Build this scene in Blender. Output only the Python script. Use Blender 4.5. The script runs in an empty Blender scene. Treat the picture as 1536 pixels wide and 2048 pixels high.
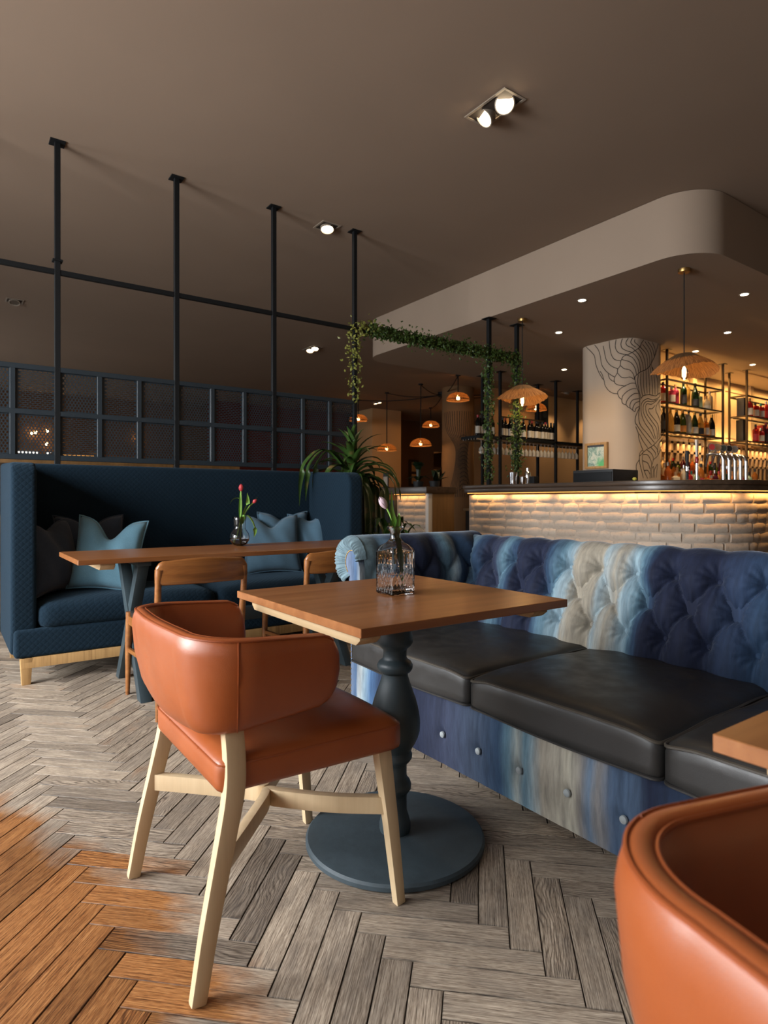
import bpy, bmesh, math, random
from mathutils import Vector, Matrix
random.seed(7)
PI = math.pi
scene = bpy.context.scene
COL = scene.collection

# ------------------------------------------------------------------ camera
CAM = bpy.data.cameras.new('camera')
CAM.sensor_fit = 'VERTICAL'
CAM.sensor_height = 36.0
CAM.lens = 21.73
CAM.shift_y = -0.01143
CAM.clip_start = 0.02
CAM.dof.use_dof = True
CAM.dof.focus_distance = 2.2
CAM.dof.aperture_fstop = 5.6
cam = bpy.data.objects.new('camera', CAM)
COL.objects.link(cam)
cam.location = (0, 0, 1.03)
cam.rotation_euler = (PI / 2, 0, math.radians(54.61))
scene.camera = cam

# ------------------------------------------------------------------ light
scene.view_settings.view_transform = 'Standard'
scene.view_settings.look = 'None'
scene.view_settings.gamma = 1.0
scene.view_settings.use_curve_mapping = False
scene.view_settings.exposure = 0.25
cy = scene.cycles
cy.max_bounces = 8
cy.adaptive_threshold = 0.06
cy.adaptive_min_samples = 24
cy.diffuse_bounces = 3
cy.glossy_bounces = 3
cy.transmission_bounces = 8
cy.transparent_max_bounces = 8
cy.caustics_reflective = False
cy.caustics_refractive = False
cy.sample_clamp_indirect = 4.0
cy.blur_glossy = 0.5

world = bpy.data.worlds.new('overcast_sky')
scene.world = world
world.use_nodes = True
world.node_tree.nodes['Background'].inputs[0].default_value = (0.72, 0.84, 1.0, 1)
world.node_tree.nodes['Background'].inputs[1].default_value = 0.6


def area(name, loc, target, sx, sy, power, color):
    l = bpy.data.lights.new(name, 'AREA')
    l.shape = 'RECTANGLE'
    l.size, l.size_y = sx, sy
    l.energy = power
    l.color = color
    o = bpy.data.objects.new(name, l)
    COL.objects.link(o)
    o.location = loc
    d = Vector(target) - Vector(loc)
    o.rotation_euler = d.to_track_quat('-Z', 'Y').to_euler()
    return o


def point(name, loc, power, color, r=0.03):
    l = bpy.data.lights.new(name, 'POINT')
    l.energy = power
    l.color = color
    l.shadow_soft_size = r
    o = bpy.data.objects.new(name, l)
    COL.objects.link(o)
    o.location = loc
    return o


def spot(name, loc, target, power, color, angle=70, blend=0.6):
    l = bpy.data.lights.new(name, 'SPOT')
    l.energy = power
    l.color = color
    l.spot_size = math.radians(angle)
    l.spot_blend = blend
    l.shadow_soft_size = 0.05
    o = bpy.data.objects.new(name, l)
    COL.objects.link(o)
    o.location = loc
    d = Vector(target) - Vector(loc)
    o.rotation_euler = d.to_track_quat('-Z', 'Y').to_euler()
    return o


DAY = (0.96, 0.98, 1.0)
WARM = (1.0, 0.56, 0.22)
AMBER = (1.0, 0.50, 0.16)
# daylight through the windows of the street wall behind the camera
WINDOWS = [(-5.4, 1.7), (-3.0, 1.9), (-0.9, 1.7), (1.8, 1.7)]
for (wx, ww), pw in zip(WINDOWS, (85, 385, 70, 12)):
    area('window_daylight', (wx, -3.16, 1.75), (wx, 0, -0.35), ww, 2.3, pw, DAY)
# and of the far end of the dining room, behind the metal screen
area('window_daylight', (-12.2, -3.1, 1.6), (-12.2, 2, 1.3), 2.4, 2.2, 90, DAY)

# ------------------------------------------------------------------ mesh helpers
class M:
    def __init__(s):
        s.v, s.f = [], []

    def add(s, verts, faces):
        o = len(s.v)
        s.v += [tuple(p) for p in verts]
        s.f += [tuple(i + o for i in f) for f in faces]
        return s

    def box(s, c, d, rz=0.0):
        hx, hy, hz = d[0] / 2, d[1] / 2, d[2] / 2
        ca, sa = math.cos(rz), math.sin(rz)
        P = []
        for z in (-hz, hz):
            for x, y in ((-hx, -hy), (hx, -hy), (hx, hy), (-hx, hy)):
                P.append((c[0] + x * ca - y * sa, c[1] + x * sa + y * ca, c[2] + z))
        return s.add(P, [(3, 2, 1, 0), (4, 5, 6, 7), (0, 1, 5, 4), (1, 2, 6, 5), (2, 3, 7, 6), (3, 0, 4, 7)])

    def span(s, x0, x1, y0, y1, z0, z1):
        return s.box(((x0 + x1) / 2, (y0 + y1) / 2, (z0 + z1) / 2), (x1 - x0, y1 - y0, z1 - z0))

    def loft(s, rings, cap=True, close=False, wrap=True):
        n = len(rings[0])
        P = [p for r in rings for p in r]
        F = []
        m = len(rings)
        for i in range(m if close else m - 1):
            j = (i + 1) % m
            for k in range(n if wrap else n - 1):
                l = (k + 1) % n
                F.append((i * n + k, i * n + l, j * n + l, j * n + k))
        if cap and not close and wrap:
            F.append(tuple(range(n - 1, -1, -1)))
            F.append(tuple((m - 1) * n + k for k in range(n)))
        return s.add(P, F)

    def prism(s, poly, z0, z1):
        return s.loft([[(x, y, z0) for x, y in poly], [(x, y, z1) for x, y in poly]])

    def tube(s, path, r, n=8, cap=True, close=False, up=None):
        path = [Vector(p) for p in path]
        m = len(path)
        rr = r if isinstance(r, (list, tuple)) else [r] * m
        rings = []
        prev = None
        for i, p in enumerate(path):
            if close:
                t = path[(i + 1) % m] - path[i - 1]
            else:
                t = path[min(i + 1, m - 1)] - path[max(i - 1, 0)]
            t.normalize()
            if prev is None:
                a = Vector(up) if up else (Vector((0, 0, 1)) if abs(t.z) < 0.9 else Vector((1, 0, 0)))
            else:
                a = prev
            a = a - t * a.dot(t)
            if a.length < 1e-6:
                a = Vector((1, 0, 0)) - t * t.x
            a.normalize()
            b = t.cross(a)
            prev = a
            q = rr[i]
            qa, qb = q if isinstance(q, tuple) else (q, q)
            rings.append([p + a * (math.cos(2 * PI * k / n) * qa) + b * (math.sin(2 * PI * k / n) * qb) for k in range(n)])
        return s.loft(rings, cap=cap, close=close)

    def bar(s, path, w, h, up, ends=None):
        """rectangular section w (sideways) x h (along up) swept along a path"""
        path = [Vector(p) for p in path]
        m = len(path)
        rings = []
        for i, p in enumerate(path):
            t = (path[min(i + 1, m - 1)] - path[max(i - 1, 0)]).normalized()
            a = Vector(up) - t * Vector(up).dot(t)
            a.normalize()
            b = t.cross(a)
            ww = w[i] if isinstance(w, (list, tuple)) else w
            hh = h[i] if isinstance(h, (list, tuple)) else h
            rings.append([p + b * ww / 2 * x + a * hh / 2 * y for x, y in ((-1, -1), (1, -1), (1, 1), (-1, 1))])
        return s.loft(rings)

    def lathe(s, prof, n=24, c=(0, 0, 0), cap=True, fn=None):
        rings = []
        for r, z in prof:
            ring = []
            for k in range(n):
                a = 2 * PI * k / n
                q = fn(a, r, z) if fn else r
                ring.append((c[0] + q * math.cos(a), c[1] + q * math.sin(a), c[2] + z))
            rings.append(ring)
        return s.loft(rings, cap=cap)

    def grid(s, fn, nu, nv, wu=False, wv=False):
        P = []
        for i in range(nu):
            for j in range(nv):
                P.append(fn(i / (nu if wu else nu - 1), j / (nv if wv else nv - 1)))
        F = []
        for i in range(nu if wu else nu - 1):
            for j in range(nv if wv else nv - 1):
                i2, j2 = (i + 1) % nu, (j + 1) % nv
                F.append((i * nv + j, i2 * nv + j, i2 * nv + j2, i * nv + j2))
        return s.add(P, F)

    def mesh(s, name, bevel=0, seg=2, ang=35, smooth=True, recalc=True):
        me = bpy.data.meshes.new(name)
        me.from_pydata([tuple(p) for p in s.v], [], s.f)
        bm = bmesh.new()
        bm.from_mesh(me)
        if recalc:
            bmesh.ops.recalc_face_normals(bm, faces=bm.faces)
        if bevel:
            es = [e for e in bm.edges if len(e.link_faces) == 2 and e.calc_face_angle(0) > 0.5]
            bmesh.ops.bevel(bm, geom=es, offset=bevel, segments=seg, profile=0.6, affect='EDGES', clamp_overlap=True)
        lim = math.radians(ang)
        for fa in bm.faces:
            fa.smooth = smooth
        for e in bm.edges:
            if len(e.link_faces) == 2 and e.calc_face_angle(0) > lim:
                e.smooth = False
        bm.to_mesh(me)
        bm.free()
        return me

    def build(s, name, mat, parent=None, loc=(0, 0, 0), rot=(0, 0, 0), **kw):
        return link(name, s.mesh(name, **kw), mat, parent, loc, rot)


def link(name, me, mat=None, parent=None, loc=(0, 0, 0), rot=(0, 0, 0), scale=None):
    if mat is not None and len(me.materials) == 0:
        me.materials.append(mat)
    o = bpy.data.objects.new(name, me)
    COL.objects.link(o)
    o.location = loc
    o.rotation_euler = rot
    if scale:
        o.scale = scale
    if parent is not None:
        o.parent = parent
    return o


def tag(o, label, cat, group=None, kind=None):
    o['label'] = label
    if cat:
        o['category'] = cat
    if group:
        o['group'] = group
    if kind:
        o['kind'] = kind
    return o


def struct(o, label=None):
    o['kind'] = 'structure'
    if label:
        o['label'] = label
    return o


def thing(name, label, cat, loc=(0, 0, 0), rz=0.0, group=None):
    o = bpy.data.objects.new(name, None)
    COL.objects.link(o)
    o.location = loc
    o.rotation_euler = (0, 0, rz)
    o.empty_display_size = 0.1
    return tag(o, label, cat, group)


def dup(root, loc, rz, label, group=None):
    r = root.copy()
    COL.objects.link(r)
    r.location = loc
    r.rotation_euler = (0, 0, rz)
    r['label'] = label
    if group:
        r['group'] = group
    for ch in list(root.children):
        c = ch.copy()
        COL.objects.link(c)
        c.parent = r
        for g in list(ch.children):
            d = g.copy()
            COL.objects.link(d)
            d.parent = c
    return r


def catmull(pts, n=6, close=False):
    pts = [Vector(p) for p in pts]
    m = len(pts)
    out = []
    rng = range(m if close else m - 1)
    for i in rng:
        if close:
            p0, p1, p2, p3 = pts[i - 1], pts[i], pts[(i + 1) % m], pts[(i + 2) % m]
        else:
            p0 = pts[i - 1] if i > 0 else pts[0] * 2 - pts[1]
            p1, p2 = pts[i], pts[i + 1]
            p3 = pts[i + 2] if i + 2 < m else pts[-1] * 2 - pts[-2]
        for k in range(n):
            t = k / n
            out.append(0.5 * ((2 * p1) + (p2 - p0) * t + (2 * p0 - 5 * p1 + 4 * p2 - p3) * t * t + (3 * p1 - p0 - 3 * p2 + p3) * t ** 3))
    if not close:
        out.append(pts[-1])
    return out


def rrect(x0, x1, y0, y1, r, n=6):
    out = []
    for cx_, cy_, a0 in ((x1 - r, y0 + r, -PI / 2), (x1 - r, y1 - r, 0), (x0 + r, y1 - r, PI / 2), (x0 + r, y0 + r, PI)):
        for k in range(n + 1):
            a = a0 + PI / 2 * k / n
            out.append((cx_ + r * math.cos(a), cy_ + r * math.sin(a)))
    return out


def rbox(w, d, h, r, nx=10, ny=10, nz=4, crown=0.0, sag=0.0, rnd=0.0, bow=0.0):
    """soft cushion block centred on x/y, z from 0 to h"""
    m = M()
    idx = {}
    P = []

    def put(i, j, k):
        key = (i, j, k)
        if key in idx:
            return idx[key]
        x, y, z = (i / nx - 0.5) * w, (j / ny - 0.5) * d, (k / nz) * h
        cx_ = max(-w / 2 + r, min(w / 2 - r, x))
        cy_ = max(-d / 2 + r, min(d / 2 - r, y))
        rz_ = min(r, h / 2 - 1e-4)
        cz_ = max(rz_, min(h - rz_, z))
        v = Vector((x - cx_, y - cy_, (z - cz_) * r / rz_))
        if v.length > 1e-9:
            v = v.normalized() * r
            x, y, z = cx_ + v.x, cy_ + v.y, cz_ + v.z * rz_ / r
        u, q = 2 * x / w, 2 * y / d
        prof = max(0, 1 - u ** 4) * max(0, 1 - q ** 4)
        if z > h / 2:
            z += crown * prof * (2 * z / h - 1)
        z -= sag * prof
        x += bow * (1 - q * q) * (1 if u > 0 else -1) * abs(u) ** 4
        y += bow * (1 - u * u) * (1 if q > 0 else -1) * abs(q) ** 4
        if rnd:
            x += random.uniform(-rnd, rnd)
            y += random.uniform(-rnd, rnd)
            z += random.uniform(-rnd, rnd)
        idx[key] = len(P)
        P.append((x, y, z))
        return idx[key]
    F = []
    for i in range(nx):
        for j in range(ny):
            for k in (0, nz):
                F.append((put(i, j, k), put(i + 1, j, k), put(i + 1, j + 1, k), put(i, j + 1, k)))
    for i in range(nx):
        for k in range(nz):
            for j in (0, ny):
                F.append((put(i, j, k), put(i + 1, j, k), put(i + 1, j, k + 1), put(i, j, k + 1)))
    for j in range(ny):
        for k in range(nz):
            for i in (0, nx):
                F.append((put(i, j, k), put(i, j + 1, k), put(i, j + 1, k + 1), put(i, j, k + 1)))
    m.add(P, F)
    return m


# ------------------------------------------------------------------ material helpers
class G:
    def __init__(s, name):
        s.m = bpy.data.materials.new(name)
        s.m.use_nodes = True
        s.t = s.m.node_tree
        s.b = s.t.nodes['Principled BSDF']

    def n(s, typ, props=None, **inp):
        nd = s.t.nodes.new('ShaderNode' + typ)
        for k, v in (props or {}).items():
            setattr(nd, k, v)
        for k, v in inp.items():
            s.put(nd.inputs[k.replace('_', ' ')], v)
        return nd

    def put(s, sock, v):
        if isinstance(v, bpy.types.NodeSocket):
            s.t.links.new(v, sock)
        elif isinstance(v, (tuple, list)) and len(v) == 3 and sock.type == 'RGBA':
            sock.default_value = (*v, 1)
        else:
            sock.default_value = v

    def math(s, op, a, b=0.0, clamp=False):
        nd = s.t.nodes.new('ShaderNodeMath')
        nd.operation = op
        nd.use_clamp = clamp
        s.put(nd.inputs[0], a)
        s.put(nd.inputs[1], b)
        return nd.outputs[0]

    def mix(s, fac, a, b, blend='MIX'):
        nd = s.t.nodes.new('ShaderNodeMix')
        nd.data_type = 'RGBA'
        nd.blend_type = blend
        s.put(nd.inputs[0], fac)
        s.put(nd.inputs[6], a)
        s.put(nd.inputs[7], b)
        return nd.outputs[2]

    def ramp(s, fac, stops, interp='LINEAR'):
        nd = s.t.nodes.new('ShaderNodeValToRGB')
        cr = nd.color_ramp
        cr.interpolation = interp
        while len(cr.elements) > 1:
            cr.elements.remove(cr.elements[-1])
        for i, (p, c) in enumerate(stops):
            e = cr.elements[0] if i == 0 else cr.elements.new(p)
            e.position = p
            e.color = (*c, 1) if len(c) == 3 else c
        s.put(nd.inputs[0], fac)
        return nd.outputs[0]

    def map(s, vec, scale=(1, 1, 1), loc=(0, 0, 0), rot=(0, 0, 0)):
        nd = s.t.nodes.new('ShaderNodeMapping')
        s.put(nd.inputs[0], vec)
        s.put(nd.inputs[1], loc)
        s.put(nd.inputs[2], rot)
        s.put(nd.inputs[3], scale)
        return nd.outputs[0]

    def noise(s, vec, scale=5.0, detail=3.0, rough=0.5, dist=0.0):
        nd = s.n('TexNoise', None, Scale=scale, Detail=detail, Roughness=rough, Distortion=dist)
        if vec is not None:
            s.put(nd.inputs['Vector'], vec)
        return nd.outputs[0]

    def obj(s):
        return s.n('TexCoord').outputs['Object']

    def pos(s):
        return s.n('NewGeometry').outputs['Position']

    def bump(s, h, strength=0.3, dist=0.01, target=True):
        nd = s.n('Bump', None, Strength=strength, Distance=dist, Height=h)
        if target:
            s.put(s.b.inputs['Normal'], nd.outputs[0])
        return nd.outputs[0]

    def set(s, **k):
        for a, v in k.items():
            nm = {'color': 'Base Color', 'rough': 'Roughness', 'metal': 'Metallic', 'spec': 'Specular IOR Level',
                  'trans': 'Transmission Weight', 'ior': 'IOR', 'coat': 'Coat Weight', 'coatr': 'Coat Roughness',
                  'emis': 'Emission Color', 'es': 'Emission Strength', 'sheen': 'Sheen Weight', 'sheenr': 'Sheen Roughness',
                  'sheent': 'Sheen Tint', 'alpha': 'Alpha', 'sss': 'Subsurface Weight'}[a]
            s.put(s.b.inputs[nm], v)
        return s


def plain(name, color, rough=0.6, metal=0.0, spec=0.5, var=0.0, scale=8.0, bump=0.0, **k):
    g = G(name)
    g.set(rough=rough, metal=metal, spec=spec, **k)
    if var or bump:
        nz = g.noise(g.obj(), scale, 4, 0.6)
        if var:
            g.set(color=g.mix(nz, tuple(c * (1 - var) for c in color), tuple(min(1, c * (1 + var)) for c in color)))
        else:
            g.set(color=color)
        if bump:
            g.bump(nz, bump, 0.005)
    else:
        g.set(color=color)
    return g.m


def glow(name, color, strength):
    g = G(name)
    g.set(color=(0, 0, 0), emis=color, es=strength, rough=1.0)
    return g.m


def wood(name, dark, mid, light, axis=0, fine=40.0, rough=0.45, contrast=1.0, coat=0.0):
    g = G(name)
    sc = [fine, fine, fine]
    sc[axis] = fine * 0.06
    v = g.map(g.obj(), scale=tuple(sc))
    a = g.noise(v, 1.0, 5, 0.6, 0.4)
    sc2 = [8.0, 8.0, 8.0]
    sc2[axis] = 0.9
    b = g.noise(g.map(g.obj(), scale=tuple(sc2)), 1.0, 3, 0.55, 0.6)
    f = g.math('ADD', g.math('MULTIPLY', a, 0.6), g.math('MULTIPLY', b, 0.4))
    g.set(color=g.ramp(f, [(0.5 - 0.17 * contrast, dark), (0.5, mid), (0.5 + 0.17 * contrast, light)]), rough=rough, coat=coat, coatr=0.25)
    g.bump(a, 0.08, 0.002)
    return g.m

# ------------------------------------------------------------------ materials
def oak_floor():
    g = G('worn_oak_parquet')
    uv = g.n('UVMap', {'uv_map': 'grain'}).outputs[0]
    rnd = g.n('Attribute', {'attribute_name': 'rnd'}).outputs['Fac']
    off = g.n('CombineXYZ', None, X=g.math('MULTIPLY', rnd, 37.0), Y=g.math('MULTIPLY', rnd, 91.0), Z=g.math('MULTIPLY', rnd, 13.0)).outputs[0]
    v = g.n('VectorMath', {'operation': 'ADD'})
    g.put(v.inputs[0], uv)
    g.put(v.inputs[1], off)
    v = v.outputs[0]
    fine = g.noise(g.map(v, scale=(9, 480, 1)), 1.0, 3, 0.65, 0.15)
    # cathedral figure: distorted bands along the plank
    warp = g.noise(g.map(v, scale=(3.2, 11, 1)), 1.0, 2, 0.5)
    bands = g.n('TexWave', {'wave_type': 'BANDS', 'bands_direction': 'Y'}, Scale=44.0, Distortion=0.0, Detail=0.0)
    vv = g.n('SeparateXYZ')
    g.put(vv.inputs[0], v)
    yy = g.math('ADD', vv.outputs[1], g.math('MULTIPLY', warp, 0.11))
    g.put(bands.inputs['Vector'], g.n('CombineXYZ', None, X=vv.outputs[0], Y=yy).outputs[0])
    fig = g.math('POWER', bands.outputs['Fac'], 3.0)
    figm = g.math('MULTIPLY', fig, g.math('GREATER_THAN', g.math('FRACT', g.math('MULTIPLY', rnd, 7.31)), 0.70))
    pores = g.noise(g.map(v, scale=(50, 1300, 1)), 1.0, 1, 0.6, 0.1)
    fine = g.math('ADD', g.math('MULTIPLY', fine, 0.62), g.math('MULTIPLY', pores, 0.38))
    grain = g.math('SUBTRACT', fine, g.math('MULTIPLY', figm, 0.12))
    # weathered grey finish
    grey = g.ramp(grain, [(0.37, (0.095, 0.072, 0.054)), (0.455, (0.265, 0.210, 0.160)), (0.53, (0.43, 0.356, 0.280)), (0.64, (0.63, 0.545, 0.445))])
    tint = g.math('FRACT', g.math('MULTIPLY', rnd, 3.77))
    grey = g.mix(1.0, grey, g.ramp(tint, [(0, (0.56, 0.54, 0.52)), (0.35, (0.90, 0.88, 0.85)), (0.7, (1.0, 0.97, 0.93)), (1, (1.12, 1.09, 1.04))]), 'MULTIPLY')
    blot = g.noise(g.map(v, scale=(9, 22, 1)), 1.0, 3, 0.6)
    grey = g.mix(g.math('MULTIPLY', g.math('SUBTRACT', 0.56, blot, True), 1.6, True), grey, (0.12, 0.10, 0.085))
    # old orange varnish
    orange = g.ramp(grain, [(0.36, (0.050, 0.021, 0.009)), (0.45, (0.20, 0.080, 0.026)), (0.53, (0.37, 0.165, 0.056)), (0.64, (0.55, 0.30, 0.12))])
    orange = g.mix(1.0, orange, g.ramp(tint, [(0, (0.62, 0.58, 0.55)), (1, (1.08, 1.02, 0.98))]), 'MULTIPLY')
    # dark oil at the plank ends and edges
    # where the varnish survived: a band along the window side, worn to bare wood further in
    P = g.n('SeparateXYZ')
    g.put(P.inputs[0], g.pos())
    bend = g.math('MULTIPLY', g.math('MAXIMUM', g.math('SUBTRACT', -1.75, P.outputs[0]), 0.0), 0.42)
    edge = g.math('SUBTRACT', 0.455, bend)
    nz = g.noise(g.pos(), 5.5, 4, 0.65)
    nz2 = g.noise(g.map(v, scale=(8, 40, 1)), 1.0, 3, 0.6)
    d = g.math('SUBTRACT', edge, P.outputs[1])
    d = g.math('ADD', d, g.math('MULTIPLY', g.math('SUBTRACT', nz, 0.5), 0.20))
    d = g.math('ADD', d, g.math('MULTIPLY', g.math('SUBTRACT', nz2, 0.5), 0.10))
    d = g.math('ADD', d, g.math('MULTIPLY', g.math('SUBTRACT', tint, 0.5), 0.15))
    wear = g.math('MULTIPLY_ADD', d, 9.0, True)
    wear.node.inputs[2].default_value = 0.5
    left = g.math('MULTIPLY', g.math('ADD', P.outputs[0], 2.95), 2.4, True)
    wear = g.math('MULTIPLY', wear, left)
    # odd boards elsewhere keep a trace of varnish
    odd = g.math('MULTIPLY', g.math('GREATER_THAN', rnd, 0.93), g.math('MULTIPLY', g.math('SUBTRACT', blot, 0.50, True), 3.0, True))
    wear = g.math('MAXIMUM', wear, g.math('MULTIPLY', odd, 0.7))
    col = g.mix(wear, grey, orange)
    # grime packed into the joints
    E = g.n('SeparateXYZ')
    g.put(E.inputs[0], uv)
    du = g.math('MINIMUM', E.outputs[0], g.math('SUBTRACT', 0.361, E.outputs[0]))
    dv = g.math('MINIMUM', E.outputs[1], g.math('SUBTRACT', 0.0722, E.outputs[1]))
    de = g.math('ADD', g.math('MINIMUM', du, dv), g.math('MULTIPLY', g.math('SUBTRACT', fine, 0.5), 0.004))
    joint = g.math('SUBTRACT', 1.0, g.math('DIVIDE', de, 0.0034), True)
    col = g.mix(g.math('MULTIPLY', joint, 0.85), col, (0.022, 0.016, 0.012))
    g.set(color=col, rough=g.ramp(wear, [(0, (0.62,) * 3), (1, (0.40,) * 3)]), spec=0.4)
    g.bump(grain, 0.35, 0.003)
    return g.m


MAT = {}
MAT['floor'] = oak_floor()


def floor_base():
    g = G('dark_floor_bed')
    n = g.noise(g.map(g.pos(), scale=(1, 1, 1)), 2.5, 4)
    g.set(color=g.ramp(n, [(0.3, (0.03, 0.022, 0.017)), (0.7, (0.06, 0.045, 0.035))]), rough=0.7)
    return g.m


def far_floor():
    g = G('far_parquet')
    v = g.map(g.pos(), rot=(0, 0, PI / 4))
    b = g.n('TexBrick', {'offset': 0.5}, Vector=v, Color1=(0.20, 0.15, 0.11), Color2=(0.11, 0.085, 0.065), Mortar=(0.03, 0.022, 0.018), Scale=1.0)
    b.inputs['Mortar Size'].default_value = 0.002
    b.inputs['Brick Width'].default_value = 0.36
    b.inputs['Row Height'].default_value = 0.072
    g.set(color=b.outputs[0], rough=0.6)
    return g.m


def plaster(name, color):
    g = G(name)
    n = g.noise(g.pos(), 1.1, 2, 0.6)
    g.set(color=g.mix(n, tuple(c * 0.93 for c in color), tuple(c * 1.06 for c in color)), rough=0.85, spec=0.2)
    return g.m


MAT['bed'] = floor_base()
MAT['far_floor'] = far_floor()
MAT['ceiling'] = plaster('taupe_ceiling_paint', (0.285, 0.208, 0.152))
MAT['soffit'] = plaster('pale_soffit_paint', (0.345, 0.262, 0.196))
MAT['column'] = plaster('pale_column_paint', (0.50, 0.395, 0.30))
MAT['wall'] = plaster('cream_wall_paint', (0.55, 0.44, 0.32))
MAT['tan'] = plaster('tan_wall_paint', (0.42, 0.26, 0.13))
MAT['brown'] = plaster('brown_column_paint', (0.20, 0.115, 0.055))
MAT['lamp_trim'] = plain('taupe_lamp_trim', (0.30, 0.245, 0.19), 0.5)
MAT['darkwall'] = plaster('dark_brown_wall', (0.115, 0.06, 0.03))
MAT['redwall'] = plaster('dark_red_wall', (0.07, 0.014, 0.01))
MAT['white'] = plain('white_gloss_trim', (0.62, 0.60, 0.56), 0.4)
MAT['black'] = plain('black_painted_steel', (0.005, 0.006, 0.007), 0.6, spec=0.25)
MAT['screen'] = plain('blue_black_steel', (0.014, 0.022, 0.029), 0.45, var=0.15, scale=20)
MAT['charcoal'] = plain('charcoal_paint', (0.012, 0.014, 0.016), 0.55)
MAT['slate'] = plain('slate_grey_paint', (0.034, 0.051, 0.060), 0.45, var=0.22, scale=14)
MAT['slate_base'] = plain('scuffed_slate_iron', (0.036, 0.053, 0.064), 0.6, var=0.35, scale=30, bump=0.15)
MAT['brass'] = plain('aged_brass', (0.45, 0.28, 0.10), 0.35, metal=1.0)
MAT['chrome'] = plain('polished_chrome', (0.85, 0.86, 0.88), 0.12, metal=1.0)
MAT['steel'] = plain('brushed_steel', (0.55, 0.54, 0.52), 0.3, metal=1.0)
MAT['bronze'] = plain('dark_bronze_steel', (0.055, 0.036, 0.018), 0.4, metal=0.6)

MAT['walnut_top'] = wood('walnut_veneer_top', (0.195, 0.070, 0.022), (0.265, 0.100, 0.032), (0.33, 0.135, 0.046), axis=1, fine=28, rough=0.34, coat=0.15)
MAT['walnut_edge'] = wood('walnut_edge', (0.17, 0.062, 0.022), (0.23, 0.09, 0.032), (0.28, 0.12, 0.045), axis=0, fine=28, rough=0.4)
MAT['beech'] = wood('pale_beech', (0.52, 0.385, 0.225), (0.60, 0.455, 0.275), (0.66, 0.51, 0.32), axis=2, fine=55, rough=0.4, contrast=1.3)
MAT['oak_light'] = wood('light_oak', (0.20, 0.105, 0.035), (0.42, 0.245, 0.095), (0.52, 0.32, 0.13), axis=2, fine=45, rough=0.5)
MAT['teak'] = wood('oiled_teak', (0.075, 0.024, 0.006), (0.255, 0.092, 0.022), (0.40, 0.165, 0.044), axis=0, fine=34, rough=0.36, contrast=1.4, coat=0.2)
MAT['bar_top'] = wood('dark_stained_bar_top', (0.030, 0.017, 0.010), (0.058, 0.034, 0.020), (0.095, 0.058, 0.036), axis=0, fine=26, rough=0.32, coat=0.2)
MAT['panel_wood'] = wood('oak_end_panel', (0.15, 0.075, 0.022), (0.21, 0.11, 0.035), (0.26, 0.14, 0.048), axis=2, fine=22, rough=0.5)
MAT['batten'] = wood('pine_batten', (0.40, 0.26, 0.13), (0.50, 0.35, 0.19), (0.58, 0.43, 0.25), axis=0, fine=40, rough=0.6)


def leather(name, color, dark, rough=0.33, crease=0.25):
    g = G(name)
    o = g.obj()
    n = g.noise(o, 7, 4, 0.6)
    g.set(color=g.mix(n, dark, color), rough=g.ramp(g.noise(o, 14, 3), [(0.3, (rough * 0.85,) * 3), (0.7, (rough * 1.25,) * 3)]), spec=0.5, coat=0.08, coatr=0.3)
    cell = g.n('TexVoronoi', {'feature': 'DISTANCE_TO_EDGE'}, Vector=o, Scale=420.0).outputs[0]
    h = g.math('ADD', g.math('MULTIPLY', cell, 0.35), g.math('MULTIPLY', g.noise(o, 22, 5, 0.6, 0.5), crease))
    g.bump(h, 0.18, 0.004)
    return g.m


MAT['orange'] = leather('tan_orange_leather', (0.375, 0.098, 0.025), (0.27, 0.060, 0.016), 0.34)
MAT['piping'] = leather('tan_orange_piping', (0.33, 0.080, 0.021), (0.24, 0.052, 0.014), 0.32)
MAT['blackleather'] = leather('black_seat_leather', (0.026, 0.025, 0.024), (0.014, 0.0135, 0.013), 0.42, 0.8)
MAT['blackpiping'] = leather('worn_black_piping', (0.10, 0.085, 0.065), (0.016, 0.015, 0.014), 0.4)
MAT['dark_seat'] = leather('dark_brown_chair_leather', (0.012, 0.009, 0.007), (0.007, 0.005, 0.004), 0.45)


def velvet(name, bands, streak=1.0, axis=0, x0=-2.75, x1=0.35):
    """dip-dyed velvet; bands is a list of (x, colour) along the length of the sofa"""
    g = G(name)
    P = g.n('SeparateXYZ')
    g.put(P.inputs[0], g.pos())
    st = g.noise(g.map(g.pos(), scale=(26, 4, 1.6) if axis == 0 else (4, 26, 1.6)), 1.0, 4, 0.65, 0.3)
    wav = g.noise(g.map(g.pos(), scale=(7, 2, 3.5) if axis == 0 else (2, 7, 3.5)), 1.0, 3)
    x = g.math('ADD', P.outputs[axis], g.math('MULTIPLY', g.math('SUBTRACT', st, 0.5), 0.16 * streak))
    x = g.math('ADD', x, g.math('MULTIPLY', g.math('SUBTRACT', wav, 0.5), 0.14 * streak))
    f = g.math('DIVIDE', g.math('SUBTRACT', x, x0), x1 - x0)
    col = g.ramp(f, [((b - x0) / (x1 - x0), c) for b, c in bands])
    nap = g.noise(g.map(g.pos(), scale=(60, 12, 9)), 1.0, 4, 0.6)
    col = g.mix(1.0, col, g.ramp(nap, [(0.25, (0.62, 0.62, 0.64)), (0.75, (1.3, 1.3, 1.3))]), 'MULTIPLY')
    g.set(color=col, rough=0.78, spec=0.25, sheen=0.30, sheenr=0.35, sheent=(0.60, 0.68, 0.80))
    # radiating stretch folds
    w = g.noise(g.map(g.pos(), scale=(34, 34, 9)), 1.0, 3, 0.55, 1.2)
    g.bump(g.math('ADD', g.math('MULTIPLY', w, 0.7), g.math('MULTIPLY', nap, 0.2)), 0.35, 0.008)
    return g.m


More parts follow.
